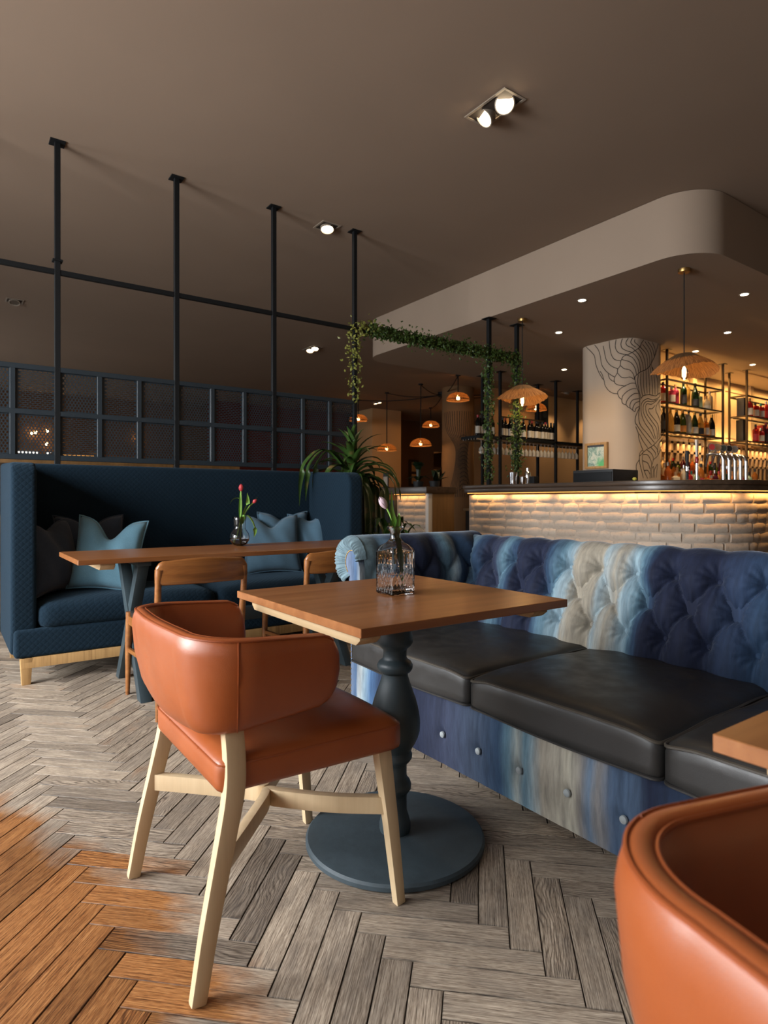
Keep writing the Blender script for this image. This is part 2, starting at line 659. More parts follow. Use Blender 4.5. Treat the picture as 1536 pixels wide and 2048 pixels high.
NAVY = (0.0080, 0.0125, 0.0330)
BLUE = (0.020, 0.046, 0.092)
TEAL = (0.105, 0.195, 0.255)
PALE = (0.26, 0.34, 0.375)
SAND = (0.285, 0.255, 0.20)
MAT['velvet_back'] = velvet('dip_dyed_velvet_back', [
    (-2.70, (0.15, 0.225, 0.26)), (-2.46, (0.13, 0.21, 0.26)), (-2.38, (0.075, 0.13, 0.18)), (-2.33, BLUE), (-2.27, NAVY), (-2.18, (0.022, 0.030, 0.06)), (-2.14, TEAL), (-2.10, BLUE), (-2.06, NAVY),
    (-1.90, NAVY), (-1.86, BLUE), (-1.80, TEAL), (-1.745, PALE), (-1.70, SAND), (-1.60, SAND), (-1.57, PALE), (-1.50, SAND), (-1.46, PALE), (-1.41, TEAL), (-1.375, BLUE), (-1.35, NAVY),
    (-1.12, NAVY), (-1.02, (0.022, 0.040, 0.085)), (-0.92, BLUE), (-0.8, NAVY), (-0.5, TEAL), (-0.3, SAND), (0.0, NAVY)], 0.55)
MAT['velvet_arm'] = velvet('dip_dyed_velvet_arm', [
    (1.50, (0.17, 0.245, 0.275)), (1.62, (0.14, 0.22, 0.26)), (1.70, (0.07, 0.125, 0.18)), (1.78, BLUE), (1.86, NAVY), (2.02, (0.016, 0.022, 0.045)), (2.07, TEAL), (2.12, PALE), (2.16, BLUE), (2.22, BLUE), (2.3, NAVY)], 0.45, 1, 1.45, 2.45)
MAT['velvet_front'] = velvet('dip_dyed_velvet_front', [
    (-2.60, (0.15, 0.19, 0.27)), (-2.47, (0.13, 0.17, 0.25)), (-2.41, (0.05, 0.10, 0.19)), (-2.37, (0.30, 0.33, 0.33)), (-2.33, (0.22, 0.32, 0.39)), (-2.28, (0.05, 0.11, 0.22)), (-2.2, NAVY), (-1.95, NAVY),
    (-1.78, (0.028, 0.036, 0.068)), (-1.62, (0.036, 0.053, 0.088)), (-1.50, BLUE), (-1.45, TEAL), (-1.42, (0.36, 0.40, 0.38)), (-1.38, TEAL), (-1.355, PALE), (-1.32, (0.30, 0.27, 0.22)), (-1.20, (0.34, 0.32, 0.26)),
    (-1.16, (0.18, 0.17, 0.16)), (-1.13, (0.11, 0.17, 0.25)), (-1.10, (0.22, 0.21, 0.20)), (-1.06, (0.062, 0.10, 0.165)), (-0.98, (0.055, 0.09, 0.15)), (-0.95, NAVY), (-0.7, BLUE), (-0.3, NAVY)], 0.30)
MAT['velvet_button'] = plain('faded_velvet_button', (0.30, 0.33, 0.34), 0.7)


def quilt():
    g = G('navy_quilted_felt')
    o = g.obj()
    n = g.noise(o, 130, 3, 0.7)
    blo = g.noise(o, 4, 3)
    c = g.mix(blo, (0.0024, 0.0074, 0.0140), (0.0046, 0.0132, 0.0240))
    c = g.mix(g.math('MULTIPLY', n, 0.7), c, (0.010, 0.027, 0.044))
    g.set(color=c, rough=0.92, spec=0.15, sheen=0.12, sheenr=0.5, sheent=(0.3, 0.5, 0.7))
    S = g.n('SeparateXYZ')
    g.put(S.inputs[0], o)
    # diamond stitching on the vertical faces
    hh = g.math('ADD', S.outputs[1], S.outputs[0])
    d1 = g.math('ABSOLUTE', g.math('SINE', g.math('MULTIPLY', g.math('ADD', hh, S.outputs[2]), 88.0)))
    d2 = g.math('ABSOLUTE', g.math('SINE', g.math('MULTIPLY', g.math('SUBTRACT', hh, S.outputs[2]), 88.0)))
    h = g.math('POWER', g.math('MULTIPLY', d1, d2), 0.4)
    g.bump(g.math('ADD', g.math('MULTIPLY', h, 1.0), g.math('MULTIPLY', n, 0.5)), 0.28, 0.005)
    return g.m


MAT['quilt'] = quilt()


def linen(name, c1, c2):
    g = G(name)
    o = g.obj()
    w = g.math('MULTIPLY', g.math('SINE', g.math('MULTIPLY', g.n('SeparateXYZ', None, Vector=o).outputs[0], 1500.0)), g.math('SINE', g.math('MULTIPLY', g.n('SeparateXYZ', None, Vector=o).outputs[2], 1500.0)))
    n = g.noise(o, 9, 4)
    k = g.noise(o, 240, 2)
    g.set(color=g.mix(g.math('ADD', g.math('MULTIPLY', n, 0.5), g.math('MULTIPLY', g.math('SUBTRACT', g.math('MULTIPLY', k, 3.0), 1.0, True), 0.4)), c1, c2), rough=0.9, spec=0.15, sheen=0.2)
    g.bump(g.math('ADD', g.math('MULTIPLY', w, 0.2), k), 0.35, 0.003)
    return g.m


MAT['pillow_blue'] = linen('steel_blue_linen', (0.10, 0.225, 0.31), (0.17, 0.33, 0.42))
MAT['pillow_navy'] = linen('faded_navy_linen', (0.024, 0.036, 0.062), (0.050, 0.068, 0.100))
MAT['pillow_mid'] = linen('dusty_blue_linen', (0.060, 0.125, 0.185), (0.100, 0.175, 0.235))


def brickmat():
    g = G('painted_brick')
    o = g.pos()
    r = g.n('ObjectInfo').outputs['Random']
    n = g.noise(o, 26, 5, 0.7)
    base = g.mix(r, (0.44, 0.36, 0.285), (0.52, 0.435, 0.35))
    g.set(color=g.mix(g.math('MULTIPLY', g.math('SUBTRACT', 0.48, n, True), 3.0, True), base, (0.30, 0.24, 0.19)), rough=0.85, spec=0.2)
    g.bump(n, 0.6, 0.006)
    return g.m


MAT['brick'] = brickmat()
MAT['mortar'] = plain('painted_mortar', (0.42, 0.345, 0.275), 0.9, var=0.15, scale=30, bump=0.5)


def glass(name, color=(1, 1, 1), rough=0.0, ior=1.45):
    g = G(name)
    g.set(color=color, rough=rough, trans=1.0, ior=ior)
    return g.m


MAT['glass'] = glass('clear_glass')
MAT['water'] = glass('clear_water', (0.96, 0.98, 0.97), 0, 1.33)


MAT['crystal'] = glass('cut_crystal', (1, 1, 1), 0.0, 1.5)


def leafmat(name, c1, c2, tip=None):
    g = G(name)
    o = g.pos()
    n = g.noise(o, 14, 4, 0.6)
    f = g.noise(o, 120, 2)
    c = g.mix(n, c1, c2)
    if tip:
        c = g.mix(g.math('MULTIPLY', g.math('SUBTRACT', g.noise(o, 9, 2), 0.60, True), 6, True), c, tip)
    g.set(color=g.mix(g.math('MULTIPLY', f, 0.3), c, tuple(x * 1.6 for x in c2)), rough=0.38, spec=0.45)
    return g.m


MAT['leaf'] = leafmat('dracaena_leaf', (0.012, 0.038, 0.009), (0.045, 0.092, 0.016), (0.22, 0.12, 0.045))
MAT['leaf_dark'] = leafmat('dark_succulent_leaf', (0.006, 0.016, 0.007), (0.012, 0.028, 0.010))
MAT['ivy'] = leafmat('ivy_leaf', (0.018, 0.040, 0.008), (0.055, 0.095, 0.018))
MAT['ivy_lit'] = leafmat('lit_ivy_leaf', (0.10, 0.12, 0.018), (0.22, 0.22, 0.05))  # brighter copy of the ivy, light put into the leaf colour
MAT['tulip_leaf'] = leafmat('tulip_leaf', (0.11, 0.26, 0.035), (0.20, 0.37, 0.07))
MAT['stem'] = plain('tulip_stem', (0.20, 0.36, 0.07), 0.5)
MAT['petal_pale'] = plain('pale_lilac_petal', (0.50, 0.37, 0.42), 0.5, var=0.25, scale=40)
MAT['petal_red'] = plain('coral_red_petal', (0.50, 0.045, 0.055), 0.5, var=0.3, scale=40)


def rattan(name, c1, c2, radial=True, trans=0.35, dens=95.0, hole=0.0):
    g = G(name)
    o = g.obj()
    S = g.n('SeparateXYZ')
    g.put(S.inputs[0], o)
    ang = g.math('ARCTAN2', S.outputs[1], S.outputs[0])
    if radial:
        v = g.n('CombineXYZ', None, X=g.math('MULTIPLY', ang, dens * 0.16), Y=g.math('MULTIPLY', S.outputs[2], 6.0)).outputs[0]
        n = g.noise(v, 2.2, 5, 0.75, 0.3)
    else:
        n = g.noise(g.map(o, scale=(30, 30, 75)), 1.0, 3, 0.6, 0.8)
    col = g.ramp(n, [(0.36, c1), (0.62, c2)])
    g.set(color=col, rough=0.8, spec=0.2)
    tr = g.n('BsdfTranslucent', None, Color=col)
    ms = g.n('MixShader', None)
    ms.inputs[0].default_value = trans
    g.t.links.new(g.b.outputs[0], ms.inputs[1])
    g.t.links.new(tr.outputs[0], ms.inputs[2])
    out = g.t.nodes['Material Output']
    if hole:
        tp = g.n('BsdfTransparent')
        m2 = g.n('MixShader', None)
        g.put(m2.inputs[0], g.math('GREATER_THAN', n, 1 - hole))
        g.t.links.new(ms.outputs[0], m2.inputs[1])
        g.t.links.new(tp.outputs[0], m2.inputs[2])
        g.t.links.new(m2.outputs[0], out.inputs[0])
    else:
        g.t.links.new(ms.outputs[0], out.inputs[0])
    g.bump(n, 0.6, 0.01)
    return g.m


MAT['raffia'] = rattan('raffia_cone_shade', (0.07, 0.030, 0.010), (0.36, 0.18, 0.068), trans=0.30, dens=140)
MAT['raffia_shaded'] = rattan('raffia_crown_shaded', (0.05, 0.026, 0.011), (0.22, 0.12, 0.05), trans=0.03, dens=140)  # opaque double layer; shade of the unlit top put into the colour
MAT['wicker'] = rattan('woven_wicker_dome', (0.020, 0.008, 0.003), (0.26, 0.11, 0.035), False, 0.45, hole=0.40)
MAT['bulb_glow'] = glow('filament_bulb_glow', (1.0, 0.62, 0.26), 26)
MAT['lamp_glow'] = glow('spot_lamp_glow', (1.0, 0.78, 0.50), 22)
MAT['led'] = glow('warm_led_strip', (1.0, 0.45, 0.10), 1.7)
MAT['bulb_glass'] = glass('bulb_glass', (1, 0.93, 0.82))
MAT['ink'] = plain('black_mural_paint', (0.012, 0.010, 0.009), 0.8)

# ------------------------------------------------------------------ room shell
ZC = 3.56      # ceiling
ZS = 3.04      # underside of the bar soffit
struct(M().span(-16.5, 4, -3.2, 14.5, -0.12, -0.0065).build('floor', MAT['bed']), 'weathered oak herringbone parquet floor')
FLOOR = bpy.data.objects['floor']
FLOOR['kind'] = 'structure'
far = M()
far.add([(-16.5, -3.0, -0.004), (-5.9, -3.0, -0.004), (-5.9, 14.5, -0.004), (-16.5, 14.5, -0.004)], [(0, 1, 2, 3)])
far.add([(-5.9, 3.6, -0.004), (4, 3.6, -0.004), (4, 14.5, -0.004), (-5.9, 14.5, -0.004)], [(0, 1, 2, 3)])
fo = far.build('distant_parquet', MAT['far_floor'], FLOOR)
fo['kind'] = 'stuff'
struct(M().span(-16.5, 4, -3.2, 14.5, ZC, ZC + 0.15).build('ceiling', MAT['ceiling']), 'taupe painted ceiling')
# street wall behind the camera with window openings
wf = M()
xs = [-16.5]
for wx, ww in [(-12.2, 2.4)] + WINDOWS:
    xs += [wx - ww / 2, wx + ww / 2]
xs.append(4)
for i in range(0, len(xs), 2):
    wf.span(xs[i], xs[i + 1], -3.2, -3.0, 0, ZC)
for i in range(1, len(xs) - 1, 2):
    wf.span(xs[i], xs[i + 1], -3.2, -3.0, 0, 0.50)
    wf.span(xs[i], xs[i + 1], -3.2, -3.0, 2.95, ZC)
struct(wf.build('wall_front', MAT['wall']), 'cream street wall with tall windows')
for k, i in enumerate(range(1, len(xs) - 1, 2)):
    a, b = xs[i], xs[i + 1]
    fr = M()
    fr.span(a, a + 0.06, -3.14, -3.06, 0.50, 2.95).span(b - 0.06, b, -3.14, -3.06, 0.50, 2.95)
    fr.span(a, b, -3.14, -3.06, 0.50, 0.56).span(a, b, -3.14, -3.06, 2.89, 2.95)
    fr.span((a + b) / 2 - 0.025, (a + b) / 2 + 0.025, -3.13, -3.07, 0.50, 2.95)
    struct(fr.build('window_%d' % (k + 1), MAT['charcoal']), 'dark framed street window')
struct(M().span(4, 4.2, -3.2, 14.5, 0, ZC).build('wall_right', MAT['wall']), 'cream side wall')
struct(M().span(-16.7, -16.5, -3.2, 14.5, 0, ZC).build('wall_left', MAT['darkwall']), 'dark brown end wall of the dining room')
struct(M().span(-16.5, 4, 14.5, 14.7, 0, ZC).build('wall_back', MAT['tan']), 'tan rear wall')
# walls of the far room
struct(M().span(-14.9, -14.0, 9.55, 10.54, 0, ZC).build('wall_pier', MAT['tan'], bevel=0.01), 'lit tan pier at the far end of the room')
struct(M().span(-15.6, -15.3, 5.5, 9.55, 0, ZC).build('wall_red', MAT['redwall']), 'dark red wall behind the hanging plant')
wd = M().span(-15.7, -15.5, 10.54, 13.0, 0, ZC).span(-15.7, -15.5, 13.0, 13.5, 2.62, ZC).span(-15.7, -15.5, 13.0, 13.5, 0, 1.45)
wd.span(-15.7, -15.5, 13.5, 14.5, 0, ZC).span(-16.2, -15.7, 13.0, 13.5, 1.40, 1.45).span(-16.2, -15.7, 13.0, 13.5, 2.62, 2.66).span(-16.2, -16.15, 13.0, 13.5, 1.45, 2.62)
struct(wd.build('wall_alcove', MAT['darkwall']), 'dark wall with a lit display niche')
struct(M().span(-10.2, -9.9, 10.0, 14.5, 0, ZC).build('wall_wine', MAT['tan']), 'orange-lit tan wall behind the wine rack')
struct(M().span(-5.5, -5.2, 7.5, 14.5, 0, ZS).build('wall_bar', MAT['wall']), 'cream panelled wall behind the back bar')

# soffit over the bar, rounded corners, underside at ZS
sp = rrect(-7.38, -2.52, 4.87, 14.49, 0.37, 14)
so = M().prism(sp, ZS, ZC - 0.004)
struct(so.build('ceiling_soffit', MAT['soffit'], ang=60), 'rounded dropped soffit over the bar')

# ------------------------------------------------------------------ herringbone parquet
W_, N_ = 0.0722, 5
A0, B0 = 0.047, 1.449
S2 = math.sqrt(0.5)


def ab2xy(a, b):
    a, b = a - 0.014 * (b - 1.6), b + 0.014 * (a - 0.05)
    return ((a - b) * S2, (a + b) * S2)


def view(x, y, z=0.0):
    zc = -0.8152 * x + 0.5792 * y
    xc = 0.5792 * x + 0.8152 * y
    if zc < 0.3:
        return None
    return 768 + 1236 * xc / zc, 1000.6 + 1236 * (1.03 - z) / zc, zc


planks = []
for i in range(-95, 60):
    for j in range(-95, 60):
        k = (i + j) % 10
        if k == 0:      # lower end of a board running along b
            a, b, da, db = A0 + i * W_, B0 + j * W_, W_, N_ * W_
        elif k == 5:    # left end of a board running along a
            a, b, da, db = A0 + i * W_, B0 + j * W_, N_ * W_, W_
        else:
            continue
        x, y = ab2xy(a + da / 2, b + db / 2)
        if not (-5.9 < x < 1.2 and -1.5 < y < 3.7):
            continue
        planks.append((a, b, da, db, x, y))


def plank_geo(a, b, da, db):
    gap, bv = 0.0011, 0.0010
    hz = random.uniform(-0.0007, 0.0005)
    tl = [random.uniform(-0.0004, 0.0004) for _ in range(4)]
    P, UV = [], []
    a0, a1, b0, b1 = a + gap, a + da - gap, b + gap, b + db - gap
    lo = [(a0, b0), (a1, b0), (a1, b1), (a0, b1)]
    hi = [(a0 + bv, b0 + bv), (a1 - bv, b0 + bv), (a1 - bv, b1 - bv), (a0 + bv, b1 - bv)]
    for z, ring in ((-0.012, lo), (-0.0016, lo), (0.0, hi)):
        for q, (p_, r_) in enumerate(ring):
            x, y = ab2xy(p_, r_)
            P.append((x, y, z + (hz + tl[q] if z > -0.01 else 0)))
            UV.append((p_ - a, r_ - b) if da > db else (r_ - b, p_ - a))
    F = [(8, 9, 10, 11)]
    for r in (0, 4):
        for q in range(4):
            F.append((r + q, r + (q + 1) % 4, r + 4 + (q + 1) % 4, r + 4 + q))
    return P, F, UV


def plank_obj(name, sets):
    P, F, UV, R = [], [], [], []
    for s_ in sets:
        p, f, uv = plank_geo(*s_[:4])
        o = len(P)
        P += p
        F += [tuple(i + o for i in q) for q in f]
        UV += uv
        R += [random.random()] * len(p)
    cx_ = sum(p[0] for p in P) / len(P)
    cy_ = sum(p[1] for p in P) / len(P)
    P = [(p[0] - cx_, p[1] - cy_, p[2]) for p in P]
    me = bpy.data.meshes.new(name)
    me.from_pydata(P, [], F)
    at = me.attributes.new('rnd', 'FLOAT', 'POINT')
    at.data.foreach_set('value', R)
    ul = me.uv_layers.new(name='grain')
    vi = [0] * len(me.loops)
    me.loops.foreach_get('vertex_index', vi)
    ul.data.foreach_set('uv', [c for i in vi for c in UV[i]])
    return link(name, me, MAT['floor'], FLOOR, (cx_, cy_, 0))


rank = []
for p in planks:
    q = view(p[4], p[5])
    ok = q is not None and -60 < q[0] < 1600 and 1000 < q[1] < 2120
    rank.append((-1.0 / q[2] ** 2 * (0.3 + 1.03 / q[2]) if ok else 1, p))
rank.sort(key=lambda t: t[0])
for sc, p in rank[:300]:
    plank_obj('plank', [p])
po = plank_obj('parquet_planks', [p for sc, p in rank[300:]])
po['kind'] = 'stuff'

# ------------------------------------------------------------------ chesterfield
SX0, SX1 = -2.375, -0.16          # inner faces of the arms
TS, TR = 0.162, 0.118            # button spacing along / up
ches = thing('chesterfield_sofa', 'dip-dyed blue velvet chesterfield sofa with deep button tufting, along the brick bar', 'sofa', (0, 0, 0))


def tuft(x, row, rmax):
    """0 at pleats and buttons, 1 on the crowns; row runs 0..rmax between button rows"""
    r = max(0.0, min(rmax, row))
    p, q = x / TS + r / 2, x / TS - r / 2
    h = (abs(math.sin(PI * p)) * abs(math.sin(PI * q)) + 1e-6) ** 0.55
    return h


# back: profile in (y, z) from seat up, over the roll and down the rear
bp = catmull([(2.13, 0.34, 0), (2.145, 0.46, 0), (2.185, 0.58, 0), (2.225, 0.68, 0), (2.245, 0.755, 0), (2.285, 0.822, 0), (2.35, 0.846, 0), (2.42, 0.81, 0), (2.445, 0.73, 0),
              (2.42, 0.665, 0), (2.385, 0.63, 0)], 10)
bl = [0.0]
for i in range(1, len(bp)):
    bl.append(bl[-1] + (bp[i] - bp[i - 1]).length)


def prof(s, P, L):
    for i in range(1, len(P)):
        if L[i] >= s or i == len(P) - 1:
            w = (s - L[i - 1]) / (L[i] - L[i - 1])
            p = P[i - 1].lerp(P[i], w)
            t = (P[i] - P[i - 1]).normalized()
            return p, Vector((-t.y, t.x, 0))
    return P[-1], Vector((0, 0, 0))


def back_pt(u, v):
    x = SX0 - 0.14 + (SX1 - SX0 + 0.28) * u
    s = v * bl[-1]
    p, nrm = prof(s, bp, bl)
    row = (s - 0.19) / TR              # three button rows
    h = tuft(x - 0.018, row, 2.0)
    fade = 1.0 if s < 0.43 else max(0.0, 1 - (s - 0.43) / 0.10)
    low = min(1.0, s / 0.05)
    d = 0.044 * (h - 0.55) * (0.20 + 0.80 * fade) * low
    # stretch folds radiating from the nearest button
    best = None
    for r in (0, 1, 2):
        o_ = 0.018 + (0.5 * TS if r % 2 else 0.0)
        dx = (x - o_) - TS * round((x - o_) / TS)
        ds = s - (0.19 + r * TR)
        dd = dx * dx + ds * ds
        if best is None or dd < best[0]:
            best = (dd, dx, ds)
    dd = math.sqrt(best[0])
    d += 0.0040 * math.sin(11 * math.atan2(best[2], best[1]) + x * 23) * math.exp(-((dd - 0.034) / 0.028) ** 2)
    d -= 0.026 * math.exp(-(dd / 0.026) ** 2)
    q = p + nrm * d
    return (x, q.x, q.y)


mb = M().grid(back_pt, 460, 150)
mb.build('back_cushion', MAT['velvet_back'], ches, ang=180)
# buttons
bt = M().lathe([(0.0, 0.006), (0.006, 0.0052), (0.010, 0.002), (0.0105, -0.002)], 12).mesh('button')
for row in range(3):
    k = -16
    while k < 4:
        x = (k + 0.5 * (row % 2)) * TS + 0.018
        k += 1
        if not (SX0 - 0.02 < x < SX1 + 0.02):
            continue
        p, nrm = prof(0.19 + row * TR, bp, bl)
        q = p - nrm * 0.044
        d = Vector((0, nrm.x, nrm.y))
        link('button', bt, MAT['velvet_back'], ches, (x, q.x, q.y), d.to_track_quat('Z', 'Y').to_euler())
M().span(SX0 - 0.14, SX1 + 0.14, 2.235, 2.40, 0.03, 0.68).build('back_frame', MAT['velvet_back'], ches, bevel=0.01)

# arms: profile in (x outward, z), swept along y
ap = catmull([(0.0, 0.34, 0), (0.0, 0.50, 0), (-0.008, 0.62, 0), (-0.006, 0.72, 0), (0.018, 0.80, 0), (0.070, 0.852, 0), (0.135, 0.862, 0), (0.200, 0.832, 0), (0.238, 0.77, 0),
              (0.232, 0.70, 0), (0.185, 0.652, 0), (0.12, 0.625, 0), (0.09, 0.57, 0), (0.085, 0.40, 0), (0.085, 0.03, 0)], 8)
al = [0.0]
for i in range(1, len(ap)):
    al.append(al[-1] + (ap[i] - ap[i - 1]).length)
for side, xin in ((-1, SX0), (1, SX1)):
    def arm_pt(u, v, side=side, xin=xin):
        y = 1.575 + 0.80 * u
        s = v * al[-1]
        p, nrm = prof(s, ap, al)
        row = (s - 0.20) / TR
        h = tuft(y - 0.06, row, 2.0)
        fade = 1.0 if s < 0.45 else max(0.0, 1 - (s - 0.45) / 0.12)
        front = min(1.0, u / 0.18)
        d = (0.032 * (h - 0.5)) * fade * min(1.0, s / 0.06) * front
        q = p + nrm * d
        return (xin + side * q.x, y, q.y)
    M().grid(arm_pt, 90, 120).build('arm', MAT['velvet_arm'], ches, ang=180)
    # flat scroll plate at the front of the arm
    ctr = (0.072, 0.738)
    inner = [(0.004, 0.03), (0.080, 0.03), (0.083, 0.60)]
    for k in range(13):
        a = math.radians(-50 + 190 * k / 12)
        inner.append((ctr[0] + 0.058 * math.cos(a), ctr[1] + 0.062 * math.sin(a)))
    inner += [(0.006, 0.72), (0.004, 0.64)]
    pl = M().loft([[(xin + side * x, 1.553, z) for x, z in inner], [(xin + side * x, 1.60, z) for x, z in inner]])
    pl.build('scroll_plate', MAT['velvet_front'], ches, bevel=0.004)
    # gathered border around the scroll, pleats radiating from the plate
    def gather(u, v, side=side, xin=xin):
        ai = math.radians(-78 + 250 * u)
        ao = math.radians(-88 + 262 * u)
        ix, iz = ctr[0] + 0.056 * math.cos(ai), ctr[1] + 0.060 * math.sin(ai)
        ox, oz = 0.118 + 0.122 * math.cos(ao), 0.745 + 0.119 * math.sin(ao)
        x, z = ix + (ox - ix) * v, iz + (oz - iz) * v
        pl_ = math.sin(u * 150 + 2.0 * math.sin(u * 37)) * (0.0035 * math.sin(PI * min(1, v * 1.15)) + 0.001)
        y = 1.566 - 0.034 * math.sin(PI * min(1.0, v * 0.86 + 0.06)) ** 0.8 + 0.030 * v ** 4 + pl_
        return (xin + side * x, y, z)
    M().grid(gather, 260, 16).build('gathered_roll', MAT['velvet_arm'], ches, ang=180)
    # row of studs between plate and roll
    st = M().lathe([(0, 0.003), (0.0026, 0.002), (0.0034, 0)], 8).mesh('stud')
    cnt = 0
    for k in range(0, 30):
        a = math.radians(-50 + 190 * k / 29)
        link('stud', st, MAT['brass'], ches, (xin + side * (ctr[0] + 0.053 * math.cos(a)), 1.5525, ctr[1] + 0.057 * math.sin(a)), (PI / 2, 0, 0))
        if k < 20 and side < 0:
            link('stud', st, MAT['brass'], ches, (xin + side * 0.077, 1.5525, 0.06 + k * 0.026), (PI / 2, 0, 0))

# front skirt panel with pleats at the buttons
FB = [-2.185 + 0.1935 * k for k in range(11)]


def skirt(u, v):
    x = SX0 - 0.02 + (SX1 - SX0 + 0.04) * u
    z = 0.02 + 0.30 * v
    y = 1.557 - 0.012 * math.sin(PI * v)
    dmin = min(abs(x - b) for b in FB)
    vert = max(0.0, 1 - dmin / 0.030)
    up = 1.0 if z > 0.134 else max(0.2, 1 - (0.134 - z) / 0.09)
    y += 0.009 * vert ** 1.5 * up
    y += 0.012 * math.exp(-(dmin ** 2 + (z - 0.134) ** 2) / (2 * 0.016 ** 2))
    for b in FB:   # small side folds
        y += 0.0016 * math.sin((x - b) * 190) * math.exp(-((x - b) / 0.03) ** 2) * max(0, z - 0.09) * 6
    return (x, y, z)


sk = M().grid(skirt, 420, 40)
sk.build('front_panel', MAT['velvet_front'], ches, ang=180)
bt2 = M().lathe([(0.0, 0.007), (0.008, 0.006), (0.0115, 0.003), (0.0125, -0.003)], 14).mesh('front_button')
for b in FB:
    if SX0 + 0.03 < b < SX1 - 0.03:
        link('front_button', bt2, MAT['velvet_button'], ches, (b, 1.551, 0.134), (PI / 2, 0, 0))
M().span(SX0 - 0.02, SX1 + 0.02, 1.57, 2.25, 0.02, 0.315).build('seat_base', MAT['velvet_front'], ches, bevel=0.012)

# three black leather cushions
cw = 0.712
cdesc = ['black leather seat cushion at the scroll arm end of the velvet sofa', 'middle black leather seat cushion of the velvet sofa', 'black leather seat cushion half hidden by the corner table']
CJ = [-2.365, -1.590, -0.878, -0.166]
for k in range(3):
    cx0 = CJ[k]
    cw = CJ[k + 1] - CJ[k]
    cm = rbox(cw - 0.006, 0.715, 0.122, 0.024, 26, 26, 6, crown=0.024, bow=0.004)

    def soft(p, k=k):
        x, y, z = p
        # leather settled by use: dips at the corners, soft wrinkles toward the joints
        e = max(0.0, abs(x) / (cw / 2) - 0.72) / 0.28
        z2 = z + 0.0015 * math.sin(x * 34 + y * 9 + k) * (0.3 + e) * (1 if z > 0.06 else 0)
        z2 -= 0.014 * e * max(0.0, -y / 0.36) ** 2 * (1 if z > 0.06 else 0.15)
        z2 += 0.002 * math.sin(y * 22 + x * 5 + k * 2) * (1 if z > 0.06 else 0)
        z2 -= 0.010 * math.cos(PI * x / cw) * max(0.0, -y / 0.36) ** 3 * (0 if z > 0.06 else 1)
        return (x, y, z2)
    cm.v = [soft(p) for p in cm.v]
    cush = thing('seat_cushion', cdesc[k], 'cushion', (cx0 + cw / 2, 1.845, 0.303), 0, 'black leather seat cushions')
    cm.build('cushion_body', MAT['blackleather'], cush, ang=180)
    for zz in (0.1135, 0.010):
        ring = rrect(-cw / 2 + 0.005, cw / 2 - 0.005, -0.3565, 0.3565, 0.024, 7)
        path = []
        for q in range(len(ring)):
            a, b = Vector((*ring[q], 0)), Vector((*ring[(q + 1) % len(ring)], 0))
            n_ = max(1, int((b - a).length / 0.03))
            for w in range(n_):
                c = a.lerp(b, w / n_)
                path.append(soft((c.x, c.y, zz)))
        M().tube(path, 0.0050, 6, close=True).build('piping', MAT['blackpiping'] if zz > 0.05 else MAT['blackleather'], cush)

# ------------------------------------------------------------------ square cafe table
def ped_profile():
    rows = [(-100, 250), (40, 250), (95, 250), (120, 262), (160, 262), (185, 230), (205, 182), (220, 172), (270, 172), (285, 190), (300, 235), (325, 262), (350, 258), (372, 230), (384, 188), (400, 190),
            (440, 212), (500, 255), (560, 298), (620, 332), (680, 356), (740, 370), (800, 364), (850, 335), (890, 298), (925, 252), (945, 226), (955, 236), (975, 252), (1000, 250), (1025, 215), (1040, 180),
            (1060, 172), (1130, 172), (1150, 190), (1165, 218), (1195, 240), (1225, 234), (1245, 205), (1260, 180), (1290, 172), (1380, 172), (1410, 190), (1450, 214), (1480, 228), (1515, 226), (1530, 212)]
    out = [(w * 0.0002082, 0.6654 - 0.0004163 * y) for y, w in rows]
    out.reverse()
    out[0] = (out[0][0], 0.024)
    return out


def cafe_table(loc, label, rz=0.0):
    t = thing('cafe_table', label, 'table', loc, rz, 'square pedestal tables')
    hw = 0.359
    top = M().span(-hw, hw, -hw, hw, 0.720, 0.742).build('tabletop', MAT['walnut_top'], t, bevel=0.0012, seg=1)
    for yy in (-0.30, 0.30):
        poly = [(-0.31, 0.720), (0.31, 0.720), (0.31, 0.702), (0.292, 0.688), (-0.292, 0.688), (-0.31, 0.702)]
        M().loft([[(x, yy - 0.03, z) for x, z in poly], [(x, yy + 0.03, z) for x, z in poly]]).build('batten', MAT['batten'], t, bevel=0.003)
    M().box((0, 0, 0.703), (0.24, 0.54, 0.034)).build('top_plate', MAT['slate'], t, bevel=0.003)
    M().lathe(ped_profile(), 40).build('pedestal', MAT['slate'], t, ang=50)
    M().lathe([(0.262, 0.0), (0.270, 0.006), (0.270, 0.017), (0.264, 0.0235), (0.24, 0.0255), (0.05, 0.027), (0.0, 0.027)], 72).build('base', MAT['slate_base'], t, ang=40)
    return t


cafe_table((-1.515, 1.117, 0), 'square walnut cafe table on a turned slate-grey pedestal holding the crystal decanter')
cafe_table((-0.028, 1.131, 0), 'square walnut cafe table cut off by the right edge of the view')

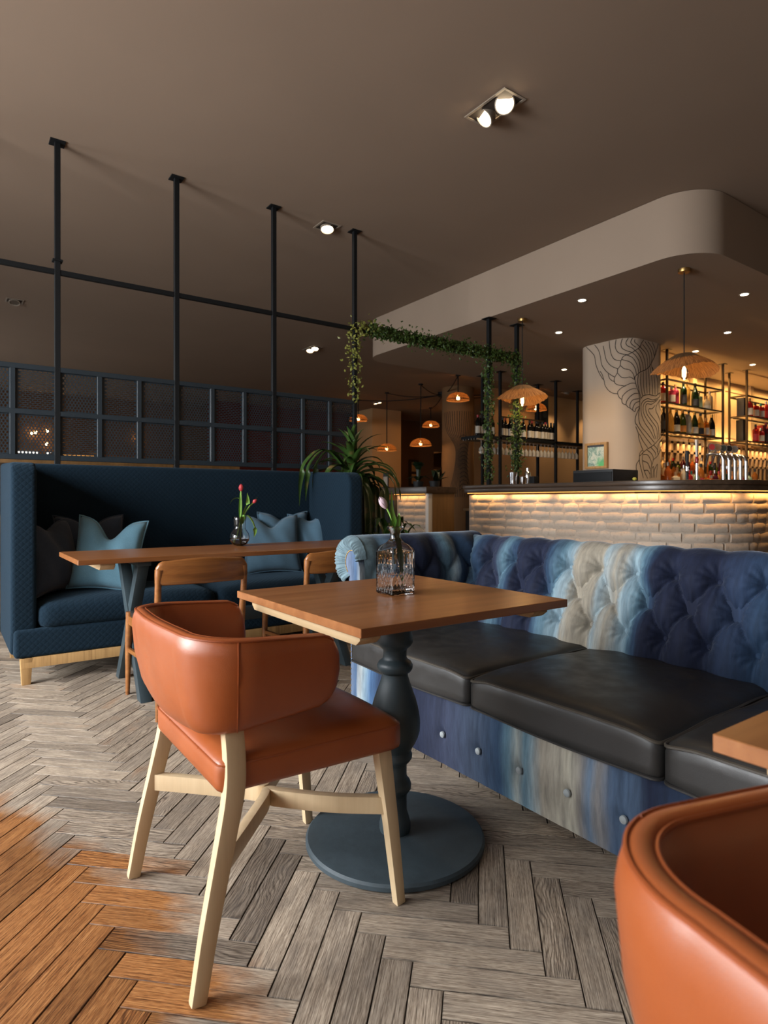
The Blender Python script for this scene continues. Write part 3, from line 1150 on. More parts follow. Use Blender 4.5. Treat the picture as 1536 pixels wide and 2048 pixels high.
# ------------------------------------------------------------------ tan leather armchair
def armchair(loc, rz, label):
    t = thing('leather_armchair', label, 'chair', loc, rz, 'tan leather tub armchairs')

    def plan(s):
        """U path of the shell mid-surface at rim height; s in [-1,1]"""
        hw, yr, yf, R = 0.286, -0.262, 0.060, 0.118
        seg = [yf - (yr + R), PI / 2 * R, 2 * (hw - R), PI / 2 * R, yf - (yr + R)]
        L = sum(seg)
        d = (s + 1) / 2 * L
        if d < seg[0]:
            return Vector((-hw, yf - d, 0)), Vector((-1, 0, 0))
        d -= seg[0]
        if d < seg[1]:
            a = PI + d / R
            return Vector((-hw + R + R * math.cos(a), yr + R + R * math.sin(a), 0)), Vector((math.cos(a), math.sin(a), 0))
        d -= seg[1]
        if d < seg[2]:
            return Vector((-hw + R + d, yr - 0.012 * math.sin(PI * d / seg[2]), 0)), Vector((0, -1, 0))
        d -= seg[2]
        if d < seg[3]:
            a = -PI / 2 + d / R
            return Vector((hw - R + R * math.cos(a), yr + R + R * math.sin(a), 0)), Vector((math.cos(a), math.sin(a), 0))
        d -= seg[3]
        return Vector((hw, yr + R + d, 0)), Vector((1, 0, 0))

    NS, NR = 161, 28

    def dims(s):
        z1 = 0.724 + 0.026 * math.cos(min(1, abs(s)) * PI / 2)
        z0 = 0.515 + 0.045 * abs(s) ** 1.5
        e = 1 - abs(s)                          # rounding of the arm ends
        r = 0.085
        if e < r:
            q = 1 - math.sqrt(max(0, 1 - (1 - e / r) ** 2))
            z1 -= 0.062 * q
            z0 += 0.062 * q
        return z0, z1

    def shell_pt(s, k, grow=0.0):
        p, nrm = plan(s)
        z0, z1 = dims(s)
        hz, zc = (z1 - z0) / 2, (z1 + z0) / 2
        th0 = 0.0265 - 0.0105 * max(0.0, min(1.0, (math.sin(2 * PI * k / NR) + 0.2) / 1.2))
        th = th0 * (0.55 + 0.45 * math.sqrt(max(0.0, 1 - max(0.0, (abs(s) - 0.955) / 0.045) ** 2))) + grow
        a = 2 * PI * k / NR
        ca, sa = math.cos(a), math.sin(a)
        sx = (abs(ca) ** 0.55) * (1 if ca > 0 else -1)
        sz = (abs(sa) ** 0.30) * (1 if sa > 0 else -1)
        zz = zc + (hz + grow) * sz
        f = (zz - 0.50) / 0.25
        splay = 0.050 * f - 0.048 + 0.006 * (1 - (2 * f - 1) ** 2)
        q = p + nrm * (th * sx + splay)
        # outside bulges a little
        if ca > 0:
            q += nrm * 0.006 * ca * (1 - (2 * (zz - z0) / max(0.01, z1 - z0) - 1) ** 2)
        return Vector((q.x, q.y, zz))
    rings = []
    for i in range(NS):
        s = -1 + 2 * i / (NS - 1)
        rings.append([shell_pt(s, k) for k in range(NR)])
    sh = M().loft(rings)
    shell = sh.build('back_shell', MAT['orange'], t, ang=70)
    # piping along the rim, inside and outside, and the two corner seams
    for k, off in ((4.6, 0.0008), (9.4, 0.0008)):
        path = [shell_pt(-0.965 + 1.93 * i / 90, k, off) for i in range(91)]
        M().tube(path, 0.0030, 6).build('piping', MAT['piping'], shell)
    for sgn in (-1, 1):
        path = []
        for i in range(15):
            a_k = -5.2 + 10.6 * i / 14
            path.append(shell_pt(sgn * 0.565, a_k, 0.0008))
        M().tube(path, 0.0017, 5).build('seam', MAT['piping'], shell)
    # seat
    sm = rbox(0.51, 0.475, 0.080, 0.022, 16, 16, 5, crown=0.014)

    def seat_shape(p):
        x, y, z = p
        x *= 1.0 + 0.04 * (y / 0.24)
        y += 0.016 * (1 - (x / 0.26) ** 2) * (1 if y > 0.1 else 0) * max(0, (y - 0.1) / 0.14)
        return (x, y, z)
    sm.v = [seat_shape(p) for p in sm.v]
    seat = sm.build('seat', MAT['orange'], t, (0, 0.028, 0.396), ang=60)
    ring = rrect(-0.253, 0.253, -0.236, 0.236, 0.026, 5)
    path = []
    for q in range(len(ring)):
        a, b = Vector((*ring[q], 0)), Vector((*ring[(q + 1) % len(ring)], 0))
        n_ = max(1, int((b - a).length / 0.03))
        for w in range(n_):
            c = a.lerp(b, w / n_)
            path.append(seat_shape((c.x, c.y, 0.066)))
    M().tube(path, 0.0026, 6, close=True).build('piping', MAT['piping'], seat)
    # legs
    for sx in (-1, 1):
        path = catmull([(sx * 0.263, -0.262, 0.0), (sx * 0.258, -0.236, 0.14), (sx * 0.250, -0.200, 0.30), (sx * 0.243, -0.178, 0.40), (sx * 0.234, -0.172, 0.47), (sx * 0.224, -0.174, 0.545)], 4)
        n_ = len(path)
        M().bar(path, [0.024 + 0.007 * min(1, i / (n_ * 0.6)) for i in range(n_)], [0.033 + 0.012 * min(1, i / (n_ * 0.6)) for i in range(n_)], (0, 1, 0)).build('leg', MAT['beech'], t, bevel=0.006)
        path = [(sx * 0.244, 0.266, 0.0), (sx * 0.236, 0.246, 0.2), (sx * 0.226, 0.222, 0.41)]
        M().bar(path, [0.024, 0.028, 0.032], [0.026, 0.033, 0.040], (0, 1, 0)).build('leg', MAT['beech'], t, bevel=0.004)
        # bent stretcher joining front and rear leg, apex meeting its twin under the seat
        z = 0.255
        path = catmull([(sx * 0.243, -0.205, z), (sx * 0.15, -0.115, z), (sx * 0.050, -0.022, z), (sx * 0.014, 0.008, z), (sx * 0.044, 0.036, z), (sx * 0.14, 0.125, z), (sx * 0.233, 0.240, z)], 5)
        M().bar(path, 0.022, 0.042, (0, 0, 1)).build('stretcher', MAT['beech'], t, bevel=0.003)
    return t


armchair((-1.512, 0.682, 0), 0.0, 'tan leather tub armchair on pale beech legs, drawn up to the decanter table')
armchair((-0.008, 0.655, 0), math.radians(-10), 'tan leather tub armchair in the lower right corner, close up')

# ------------------------------------------------------------------ long table and banquette
lt = thing('dining_table', 'long walnut dining table on dark crossed trestles in front of the navy banquette', 'table', (-3.565, 1.44, 0))
M().span(-0.298, 0.298, -0.92, 0.92, 0.716, 0.742).build('tabletop', MAT['walnut_top'], lt, bevel=0.002, seg=1)
for yy in (-0.78, 0.78):
    poly = [(-0.27, 0.716), (0.27, 0.716), (0.27, 0.702), (0.24, 0.682), (-0.24, 0.682), (-0.27, 0.702)]
    M().loft([[(x, yy - 0.035, z) for x, z in poly], [(x, yy + 0.035, z) for x, z in poly]]).build('batten', MAT['batten'], lt, bevel=0.003)
for yy in (-0.60, 0.62):
    tr = M()
    for sg in (-1, 1):
        x0, x1 = -0.265 * sg, 0.19 * sg
        hw = 0.036
        q = [(x0 - hw, 0.0), (x0 + hw, 0.0), (x1 + hw, 0.700), (x1 - hw, 0.700)]
        o_ = 0.004 * sg
        M().loft([[(x, yy - 0.028 + o_, z) for x, z in q], [(x, yy + 0.028 + o_, z) for x, z in q]]).build('trestle_leg', MAT['slate'], lt, bevel=0.003)
    M().span(-0.25, 0.25, yy - 0.034, yy + 0.034, 0.690, 0.716).build('trestle_top', MAT['slate'], lt, bevel=0.003)
M().span(-0.05, 0.005, -0.60, 0.62, 0.30, 0.38).build('stretcher', MAT['slate'], lt, bevel=0.003)

bq = thing('banquette', 'navy quilted high-backed banquette with side wings and light oak feet', 'sofa', (0, 0, 0))
Y0, Y1 = 0.295, 2.625
M().span(-4.76, -4.60, Y0 + 0.02, Y1 - 0.02, 0.16, 1.272).build('backrest', MAT['quilt'], bq, bevel=0.03, seg=4)
for a, b in ((Y0, Y0 + 0.128), (Y1 - 0.128, Y1)):
    w = M()
    side = [(-4.765, 0.16), (-4.02, 0.16), (-3.975, 0.31), (-3.968, 1.16), (-3.985, 1.215), (-4.03, 1.245), (-4.765, 1.272)]
    w.loft([[(x, a, z) for x, z in side], [(x, b, z) for x, z in side]])
    w.build('wing', MAT['quilt'], bq, bevel=0.028, seg=4)
M().span(-4.65, -3.955, Y0 + 0.015, Y1 - 0.015, 0.150, 0.308).build('seat_base', MAT['quilt'], bq, bevel=0.025, seg=4)
cushm = rbox(0.66, 1.03, 0.140, 0.05, 14, 20, 6, crown=0.03)
for k, yy in enumerate((0.945, 1.978)):
    cb = link('banquette_cushion', cushm.mesh('banquette_cushion', ang=180), MAT['quilt'], None, (-4.275, yy, 0.300), (0, 0, 0))
    tag(cb, ['loose navy felt seat cushion on the end of the banquette nearest the windows', 'loose navy felt seat cushion on the end of the banquette nearest the bar'][k], 'cushion', 'banquette seat cushions')
M().span(-4.00, -3.955, Y0 + 0.05, Y1 - 0.05, 0.092, 0.150).build('front_rail', MAT['oak_light'], bq, bevel=0.002)
M().span(-4.74, -4.70, Y0 + 0.05, Y1 - 0.05, 0.092, 0.160).build('rear_rail', MAT['oak_light'], bq, bevel=0.002)
for lx, ly in ((-3.982, Y0 + 0.075), (-3.982, Y1 - 0.075), (-4.71, Y0 + 0.075), (-4.71, Y1 - 0.075)):
    M().loft([[(lx + a * 0.022, ly + b * 0.022, 0) for a, b in ((-1, -1), (1, -1), (1, 1), (-1, 1))],
              [(lx + a * 0.028, ly + b * 0.030, 0.15) for a, b in ((-1, -1), (1, -1), (1, 1), (-1, 1))]]).build('foot', MAT['oak_light'], bq, bevel=0.002)


def pillow(label, loc, rz, tilt, mat, w=0.45, h=0.45, d=0.17, chop=0.0, lean=0.0, group='scatter cushions on the banquette'):
    t = thing('scatter_cushion', label, 'cushion', loc, rz, group)
    n = 22

    def pt(sgn, u, v):
        a, b = 2 * u - 1, 2 * v - 1
        x = a * w / 2 * (1 - 0.10 * (1 - b * b) * a * a)
        z = b * h / 2 * (1 - 0.10 * (1 - a * a) * b * b)
        y = sgn * d / 2 * (max(0, 1 - a * a) * max(0, 1 - b * b)) ** 0.40
        if chop and b > -0.2:
            k = ((b + 0.2) / 1.2) ** 1.6 * math.exp(-(a / 0.36) ** 2)
            z -= chop * k
            y *= 1 - 0.45 * k
            x *= 1 - 0.05 * k
        y += 0.006 * math.sin(a * 9 + b * 5) * (1 - a * a) * (1 - b * b)
        return Vector((x, y, z + h / 2))
    R = Matrix.Rotation(tilt, 4, 'X') @ Matrix.Rotation(lean, 4, 'Y')
    m = M()
    m.grid(lambda u, v: tuple(R @ pt(1, u, v)), n, n)
    m.grid(lambda u, v: tuple(R @ pt(-1, u, v)), n, n)
    me = m.mesh('cushion_cover', ang=180)
    bm = bmesh.new()
    bm.from_mesh(me)
    bmesh.ops.remove_doubles(bm, verts=bm.verts, dist=0.0006)
    bmesh.ops.recalc_face_normals(bm, faces=bm.faces)
    bm.to_mesh(me)
    bm.free()
    link('cushion_cover', me, mat, t)
    edge = [(k / 24, 0) for k in range(24)] + [(1, k / 24) for k in range(24)] + [(1 - k / 24, 1) for k in range(24)] + [(0, 1 - k / 24) for k in range(24)]
    M().tube([R @ (pt(1, u, v) * 1.0) for u, v in edge], 0.0055, 6, close=True).build('piping', mat, t)
    return t


# local +Y is the cushion's rear; rz turns it
pillow('bright steel-blue cushion with a chopped top, behind the near end of the long table', (-4.17, 0.80, 0.462), math.radians(66), math.radians(-14), MAT['pillow_blue'], chop=0.125, w=0.42, h=0.47, lean=math.radians(6))
pillow('faded dark navy cushion leaning into the shaded wing by the windows', (-4.24, 0.565, 0.462), math.radians(140), math.radians(-12), MAT['pillow_navy'], chop=0.05, w=0.48, h=0.46)
pillow('dark slate cushion half hidden behind the bright blue one', (-4.43, 0.80, 0.468), math.radians(100), math.radians(-10), MAT['pillow_navy'], chop=0.06, w=0.45, h=0.47)
pillow('dusty blue cushion with a dented top behind the glass bulb vase', (-4.40, 2.08, 0.462), math.radians(80), math.radians(-16), MAT['pillow_mid'], chop=0.085, w=0.46, h=0.47)
pillow('dusty blue cushion standing tall behind the dented one by the far wing', (-4.52, 2.245, 0.468), math.radians(88), math.radians(-9), MAT['pillow_mid'], chop=0.055, w=0.44, h=0.475)
pillow('dusty blue cushion at the far right end of the banquette', (-4.44, 2.42, 0.464), math.radians(66), math.radians(-10), MAT['pillow_mid'], chop=0.04, w=0.36, h=0.46)

# ------------------------------------------------------------------ teak side chairs
def side_chair(loc, rz, label):
    t = thing('teak_chair', label, 'chair', loc, rz, 'teak side chairs at the long table')
    # sculpted back: a board that turns down into both posts
    half = 0.222
    rings = []
    K = 33
    for i in range(K):
        u = -1 + 2 * i / (K - 1)
        x = half * u
        y = -0.262 - 0.030 * (1 - u * u)
        hgt = 0.128 - 0.016 * abs(u)
        ztop = 0.752 + 0.006 * math.cos(u * PI) - (0.030 * max(0, (abs(u) - 0.86) / 0.14) ** 2)
        th = 0.022
        if abs(u) > 0.86:
            q = (abs(u) - 0.86) / 0.14
            hgt -= 0.046 * q ** 2
        zc = ztop - hgt / 2
        ring = []
        for k in range(14):
            a = 2 * PI * k / 14
            ca, sa = math.cos(a), math.sin(a)
            ring.append((x, y + th / 2 * 1.15 * (abs(ca) ** 0.7) * (1 if ca > 0 else -1), zc + hgt / 2 * (abs(sa) ** 0.55) * (1 if sa > 0 else -1)))
        rings.append(ring)
    M().loft(rings).build('backrest', MAT['teak'], t, ang=60)
    for sx in (-1, 1):
        path = catmull([(sx * 0.205, -0.262, 0.705), (sx * 0.210, -0.262, 0.66), (sx * 0.211, -0.258, 0.60), (sx * 0.208, -0.240, 0.46), (sx * 0.205, -0.238, 0.36), (sx * 0.212, -0.262, 0.0)], 5)
        n_ = len(path)
        rr = [0.0155 + 0.004 * math.exp(-((p.z - 0.40) / 0.09) ** 2) + 0.006 * max(0, (p.z - 0.64) / 0.06) - 0.004 * max(0, (0.3 - p.z) / 0.3) for p in path]
        M().tube(path, rr, 10).build('leg', MAT['teak'], t, ang=60)
        path = [(sx * 0.222, 0.235, 0.44), (sx * 0.226, 0.240, 0.30), (sx * 0.228, 0.252, 0.0)]
        M().tube(path, [0.019, 0.018, 0.011], 10).build('leg', MAT['teak'], t, ang=60)
        M().bar([(sx * 0.212, -0.238, 0.385), (sx * 0.224, 0.236, 0.400)], 0.020, 0.045, (0, 0, 1)).build('side_rail', MAT['teak'], t, bevel=0.004)
        M().bar([(sx * 0.208, -0.242, 0.24), (sx * 0.226, 0.243, 0.24)], 0.018, 0.022, (0, 0, 1)).build('stretcher', MAT['teak'], t, bevel=0.004)
    M().bar([(-0.224, 0.236, 0.400), (0.224, 0.236, 0.400)], 0.020, 0.045, (0, 0, 1)).build('front_rail', MAT['teak'], t, bevel=0.004)
    M().bar([(-0.206, -0.240, 0.385), (0.206, -0.240, 0.385)], 0.020, 0.045, (0, 0, 1)).build('rear_rail', MAT['teak'], t, bevel=0.004)
    sm = rbox(0.455, 0.475, 0.045, 0.02, 10, 10, 3, crown=0.006)
    sm.build('seat', MAT['dark_seat'], t, (0, 0.0, 0.408), ang=60)
    return t


c1 = side_chair((-3.215, 1.020, 0), PI / 2, 'teak side chair with a sculpted back, directly behind the tan armchair')
dup(c1, (-3.215, 1.800, 0), PI / 2, 'teak side chair partly hidden behind the square table and sofa arm')

# ------------------------------------------------------------------ vases and tulips
def bulge(prof_in, n=32, **kw):
    return M().lathe(prof_in, n, **kw)


dec = thing('crystal_decanter', 'square cut-crystal decanter used as a vase on the cafe table', 'vase', (-1.540, 1.137, 0.742))
hs = 0.0425


def sq(a, r, z):
    # square body easing into a round neck
    body = 1 - max(0.0, min(1.0, (z - 0.118) / 0.030))
    e = 2 + 16 * body
    q = r / (abs(math.cos(a)) ** e + abs(math.sin(a)) ** e) ** (1 / e)
    if r > hs - 0.0012 and 0.006 < z < 0.116:
        # cut pattern: crossed diagonal grooves below, broad flutes above
        w = (math.tan(((a + PI / 4) % (PI / 2)) - PI / 4)) * hs
        dia = min(abs(math.sin((w + z * 0.55) * 250)), abs(math.sin((w - z * 0.55) * 250)))
        lo = max(0.0, min(1.0, (0.072 - z + 0.010 * math.cos(w * 150)) / 0.004))
        q -= 0.0010 * (1 - min(1.0, dia * 1.8)) * lo
        q -= 0.0005 * (1 - abs(math.sin(w * 210))) * (1 - lo)
    return q


body_rows = [(hs, 0.004 + 0.114 * k / 76) for k in range(77)]
po_ = [(0.0, 0.0), (hs - 0.004, 0.0)] + body_rows + [(hs - 0.003, 0.126), (0.034, 0.134), (0.022, 0.142), (0.0165, 0.152), (0.0155, 0.164), (0.017, 0.172), (0.024, 0.180), (0.0255, 0.184), (0.0235, 0.187)]
pi_ = [(0.0165, 0.186), (0.0138, 0.172), (0.0132, 0.155), (0.020, 0.1435), (0.032, 0.132), (hs - 0.0042, 0.121), (hs - 0.0042, 0.05), (hs - 0.006, 0.016), (0.0, 0.012)]
M().lathe(po_ + pi_, 192, fn=sq, cap=False).build('decanter_glass', MAT['crystal'], dec, ang=40)
dec.scale = (1.04, 1.04, 1.11)
wl = [(0.0, 0.0175), (hs - 0.0098, 0.0205), (hs - 0.0078, 0.05), (hs - 0.0078, 0.058), (0.0, 0.058)]


def leaf_blade(path, width, fold=0.35, n=5, tipw=0.05, basew=0.35):
    path = [Vector(p) for p in path]
    m = len(path)
    rings = []
    for i, p in enumerate(path):
        t = (path[min(i + 1, m - 1)] - path[max(i - 1, 0)]).normalized()
        f = i / (m - 1)
        w = width * max(tipw, (basew + (1 - basew) * math.sin(min(1, f / 0.45) * PI / 2)) * (1 - max(0, (f - 0.45) / 0.55) ** 1.7))
        up = Vector((0, 0, 1)) if abs(t.z) < 0.97 else Vector((1, 0, 0))
        side = t.cross(up)
        side.normalize()
        nr = side.cross(t)
        rings.append([p + side * (w * x) + nr * (abs(x) * w * fold) for x in [(-1 + 2 * k / (n - 1)) for k in range(n)]])
    return rings


def leaf_obj(path, width, mat, parent, name='leaf', fold=0.35, rot=None, **k):
    rings = leaf_blade(path, width, fold, **k)
    if rot is not None:
        rings = [[rot @ p for p in r] for r in rings]
    return M().loft(rings, wrap=False, cap=False).build(name, mat, parent, ang=180)


def bud(parent, base, dirv, length, rad, mat):
    d = Vector(dirv).normalized()
    q = d.to_track_quat('Z', 'Y').to_matrix()
    for k in range(6):
        a0 = 2 * PI * k / 6
        rr = rad * (1.0 if k % 2 else 0.90)

        def pt(u, v, a0=a0, rr=rr):
            r = rr * math.sin(min(1, u * 1.0) * PI * 0.93 + 0.12) ** 0.75 if u < 1 else 0.02 * rr
            wd = 0.85 * (1 - u ** 3)
            a = a0 + (v - 0.5) * 2 * wd
            return tuple(Vector(base) + q @ Vector((r * math.cos(a), r * math.sin(a), length * u)))
        M().grid(pt, 10, 5).build('petal', mat, parent, ang=180)


tp = thing('tulip', 'single pale lilac tulip with two green leaves in the crystal decanter', 'flower', (-1.540, 1.137, 0.742))
tp.scale = (1.04, 1.04, 1.10)
Rr = Vector((0.5792, 0.8152, 0))       # to the right as seen from the room's entrance side
Fw = Vector((-0.8152, 0.5792, 0))


def q3(r, f, z):
    return Rr * r + Fw * f + Vector((0, 0, z))


M().tube(catmull([q3(0.022, 0.0, 0.020), q3(0.016, 0, 0.07), q3(0.005, 0.0, 0.15), q3(-0.001, 0, 0.185), q3(-0.018, 0, 0.225), q3(-0.026, 0, 0.240)], 5), 0.0026, 8).build('stem', MAT['stem'], tp)
bud(tp, q3(-0.026, 0, 0.238), q3(-0.020, 0, 0.032), 0.040, 0.0115, MAT['petal_pale'])
leaf_obj(catmull([q3(0.020, 0.004, 0.035), q3(0.010, 0.002, 0.12), q3(-0.002, 0, 0.186), q3(-0.012, 0, 0.235), q3(-0.011, 0, 0.290)], 5), 0.0105, MAT['tulip_leaf'], tp, fold=0.5)
leaf_obj(catmull([q3(0.012, -0.004, 0.06), q3(0.006, -0.003, 0.15), q3(0.006, -0.002, 0.186), q3(0.010, -0.002, 0.214), q3(0.012, 0, 0.226)], 4), 0.0085, MAT['tulip_leaf'], tp, fold=0.4)

bv = thing('bulb_vase', 'clear glass bulb vase with a straight neck on the long table', 'vase', (-3.72, 1.52, 0.742))
po2 = [(0.0, 0.0), (0.022, 0.0), (0.042, 0.010), (0.060, 0.034), (0.0645, 0.056), (0.058, 0.080), (0.044, 0.099), (0.038, 0.108), (0.0375, 0.125), (0.040, 0.155), (0.0435, 0.183), (0.0425, 0.184)]
pi2 = [(0.0385, 0.155), (0.036, 0.125), (0.0365, 0.108), (0.0425, 0.098), (0.0562, 0.079), (0.0625, 0.056), (0.058, 0.036), (0.040, 0.014), (0.0, 0.007)]
M().lathe(po2 + pi2, 36, cap=False).build('vase_glass', MAT['glass'], bv, ang=60)
M().lathe([(0.0, 0.008), (0.0392, 0.0148), (0.0570, 0.036), (0.0600, 0.046), (0.0, 0.046)], 32, cap=False).build('water', MAT['water'], bv, ang=60)
VB = Vector((-3.72, 1.52, 0.742))
tA = thing('tulip', 'tall upright coral-red tulip in the glass bulb vase', 'flower', VB)
M().tube(catmull([q3(-0.030, 0, 0.016), q3(-0.006, 0, 0.10), q3(0.010, 0, 0.20), q3(0.012, 0, 0.29), q3(0.010, 0, 0.345)], 5), 0.0045, 8).build('stem', MAT['stem'], tA)
bud(tA, q3(0.010, 0, 0.343), (0, 0, 1), 0.050, 0.0145, MAT['petal_red'])
leaf_obj(catmull([q3(0.012, 0, 0.285), q3(-0.010, 0, 0.300), q3(-0.040, 0, 0.292), q3(-0.062, 0, 0.262)], 4), 0.011, MAT['tulip_leaf'], tA)
leaf_obj(catmull([q3(0.006, 0.004, 0.13), q3(0.004, 0.004, 0.21), q3(0.006, 0.003, 0.30), q3(0.002, 0.002, 0.335)], 4), 0.012, MAT['tulip_leaf'], tA)
tB = thing('tulip', 'leaning half-open red tulip in the glass bulb vase', 'flower', VB)
M().tube(catmull([q3(0.004, 0, 0.016), q3(0.010, 0, 0.10), q3(0.024, 0, 0.18), q3(0.052, 0, 0.235), q3(0.086, 0, 0.272)], 5), 0.0045, 8).build('stem', MAT['stem'], tB)
bud(tB, q3(0.084, 0, 0.270), q3(0.03, 0, 0.03), 0.036, 0.0125, MAT['petal_red'])
leaf_obj(catmull([q3(0.018, -0.003, 0.14), q3(0.030, -0.003, 0.20), q3(0.052, -0.003, 0.27), q3(0.050, -0.003, 0.335)], 4), 0.018, MAT['tulip_leaf'], tB)
leaf_obj(catmull([q3(0.026, 0, 0.175), q3(0.050, 0, 0.188), q3(0.080, 0, 0.150), q3(0.098, 0, 0.095), q3(0.092, 0, 0.055)], 5), 0.019, MAT['tulip_leaf'], tB)
leaf_obj(catmull([q3(0.056, 0, 0.225), q3(0.085, 0, 0.275), q3(0.120, 0, 0.312)], 4), 0.011, MAT['tulip_leaf'], tB)

# ------------------------------------------------------------------ perforated metal screen
scr = thing('metal_screen', 'blue-black steel screen of perforated square panels hung on tall posts behind the banquette', 'screen', (0, 0, 0))
XS = -4.90
PY = [-0.186, 0.648, 1.482, 2.314, 3.141]
PZ0, PZ1, PZM = 1.328, 1.950, 1.640
for y in PY:
    zb = 0.0 if y > 2.7 else 0.0
    M().span(XS - 0.0185, XS + 0.0185, y - 0.0185, y + 0.0185, 0.0, ZC).build('post', MAT['black'], scr, bevel=0.002, seg=1)
    M().span(XS - 0.05, XS + 0.05, y - 0.05, y + 0.05, ZC - 0.008, ZC).build('flange', MAT['black'], scr, bevel=0.002, seg=1)
    if abs(y - 0.648) < 0.01:
        M().span(XS - 0.03, XS + 0.03, y - 0.032, y + 0.032, 2.715, 2.727).build('clamp', MAT['black'], scr)
M().span(XS - 0.016, XS + 0.016, -1.4, 3.16, 2.624, 2.658).build('top_rail', MAT['black'], scr, bevel=0.002, seg=1)
for z in (PZ0, PZM, PZ1):
    M().span(XS - 0.0175, XS + 0.0175, -1.4, 3.141, z - 0.0175, z + 0.0175).build('rail', MAT['screen'], scr, bevel=0.002, seg=1)
cols = [-1.294, -1.017, -0.740, -0.463, -0.186, 0.096, 0.375, 0.648, 0.923, 1.200, 1.482, 1.768, 2.043, 2.314, 2.592, 2.869, 3.141]
for y in cols:
    if min(abs(y - p) for p in PY) > 0.02:
        M().span(XS - 0.0165, XS + 0.0165, y - 0.0165, y + 0.0165, PZ0, PZ1).build('mullion', MAT['screen'], scr, bevel=0.002, seg=1)


def perforated(w, h, cwid, chgt, hw, hh, stagger, expo):
    m = M()
    ny = int(h / chgt)
    my = (h - ny * chgt) / 2
    rows = [(-h / 2 + my + chgt * j, chgt) for j in range(ny)]
    m.add([(0, -w / 2, -h / 2), (0, w / 2, -h / 2), (0, w / 2, -h / 2 + my), (0, -w / 2, -h / 2 + my)], [(0, 1, 2, 3)])
    m.add([(0, -w / 2, h / 2 - my), (0, w / 2, h / 2 - my), (0, w / 2, h / 2), (0, -w / 2, h / 2)], [(0, 1, 2, 3)])
    for j, (z, ch) in enumerate(rows):
        shift = (cwid / 2 if (stagger and j % 2) else 0)
        nx = int((w - 0.012 - shift) / cwid)
        x = -w / 2 + (w - int((w - 0.012) / cwid) * cwid) / 2 + shift
        m.add([(0, -w / 2, z), (0, x, z), (0, x, z + ch), (0, -w / 2, z + ch)], [(0, 1, 2, 3)])
        for i in range(nx):
            cx_, cz_ = x + cwid / 2, z + ch / 2
            P = [(0, x, z), (0, cx_, z), (0, x + cwid, z), (0, x + cwid, cz_), (0, x + cwid, z + ch), (0, cx_, z + ch), (0, x, z + ch), (0, x, cz_)]
            for a in (-135, -90, -45, 0, 45, 90, 135, 180):
                ca, sa = math.cos(math.radians(a)), math.sin(math.radians(a))
                ex = lambda c: (abs(c) ** expo) * (1 if c > 0 else -1) if abs(c) > 1e-6 else 0
                P.append((0, cx_ + hw * ex(ca), cz_ + hh * ex(sa)))
            m.add(P, [(k, (k + 1) % 8, 8 + (k + 1) % 8, 8 + k) for k in range(8)])
            x += cwid
        m.add([(0, x, z), (0, w / 2, z), (0, w / 2, z + ch), (0, x, z + ch)], [(0, 1, 2, 3)])
    return m


ow, oh = 0.246, 0.282
pa = perforated(ow, oh, 0.0218, 0.0188, 0.0072, 0.0091, True, 1.0).mesh('perforated_panel', recalc=False, smooth=False)
pb = perforated(ow, oh, 0.0300, 0.0142, 0.0132, 0.0053, True, 0.45).mesh('slotted_panel', recalc=False, smooth=False)
TOPR = 'AABAAABABAABAAAA'
BOTR = 'ABAAAAABAABABAAA'
for i in range(len(cols) - 1):
    yc = (cols[i] + cols[i + 1]) / 2
    for row, z in ((TOPR, (PZM + PZ1) / 2), (BOTR, (PZ0 + PZM) / 2)):
        link('panel', pa if row[i] == 'A' else pb, MAT['screen'], scr, (XS, yc, z))

# ------------------------------------------------------------------ garland frame over the bar end
gf = thing('hanging_frame', 'black steel frame with two drop posts standing on the end of the bar', 'frame', (0, 0, 0))
M().span(XS - 0.016, XS + 0.016, 3.165, 5.37, 2.624, 2.658).build('rail', MAT['black'], gf, bevel=0.002, seg=1)
for y in (4.905, 5.35):
    M().span(XS - 0.021, XS + 0.021, y - 0.021, y + 0.021, 1.1925, ZS).build('post', MAT['black'], gf, bevel=0.002, seg=1)
    M().span(XS - 0.06, XS + 0.06, y - 0.06, y + 0.06, ZS - 0.008, ZS).build('flange', MAT['black'], gf, bevel=0.002, seg=1)


def ivy(path, dens, rad, mat, label, name='ivy_garland'):
    m = M()
    path = [Vector(p) for p in path]
    for a, b in zip(path[:-1], path[1:]):
        L = (b - a).length
        for _ in range(int(L * dens)):
            c = a.lerp(b, random.random())
            d = Vector((random.gauss(0, 1), random.gauss(0, 1), random.gauss(0, 1))).normalized() * rad * random.random() ** 0.6
            c = c + d
            if random.random() < 0.10:
                c = c + d * 0.9
            s = random.uniform(0.012, 0.022)
            u = Vector((random.gauss(0, 1), random.gauss(0, 1), random.gauss(0, 1))).normalized()
            v = u.orthogonal().normalized()
            w = u.cross(v) * 0.25
            m.add([c - u * s, c + v * s * 0.55 + w * s, c + u * s, c - v * s * 0.55 + w * s], [(0, 1, 2, 3)])
    o = m.build(name, mat, None, smooth=False, recalc=False)
    return tag(o, label, 'garland', kind='stuff')


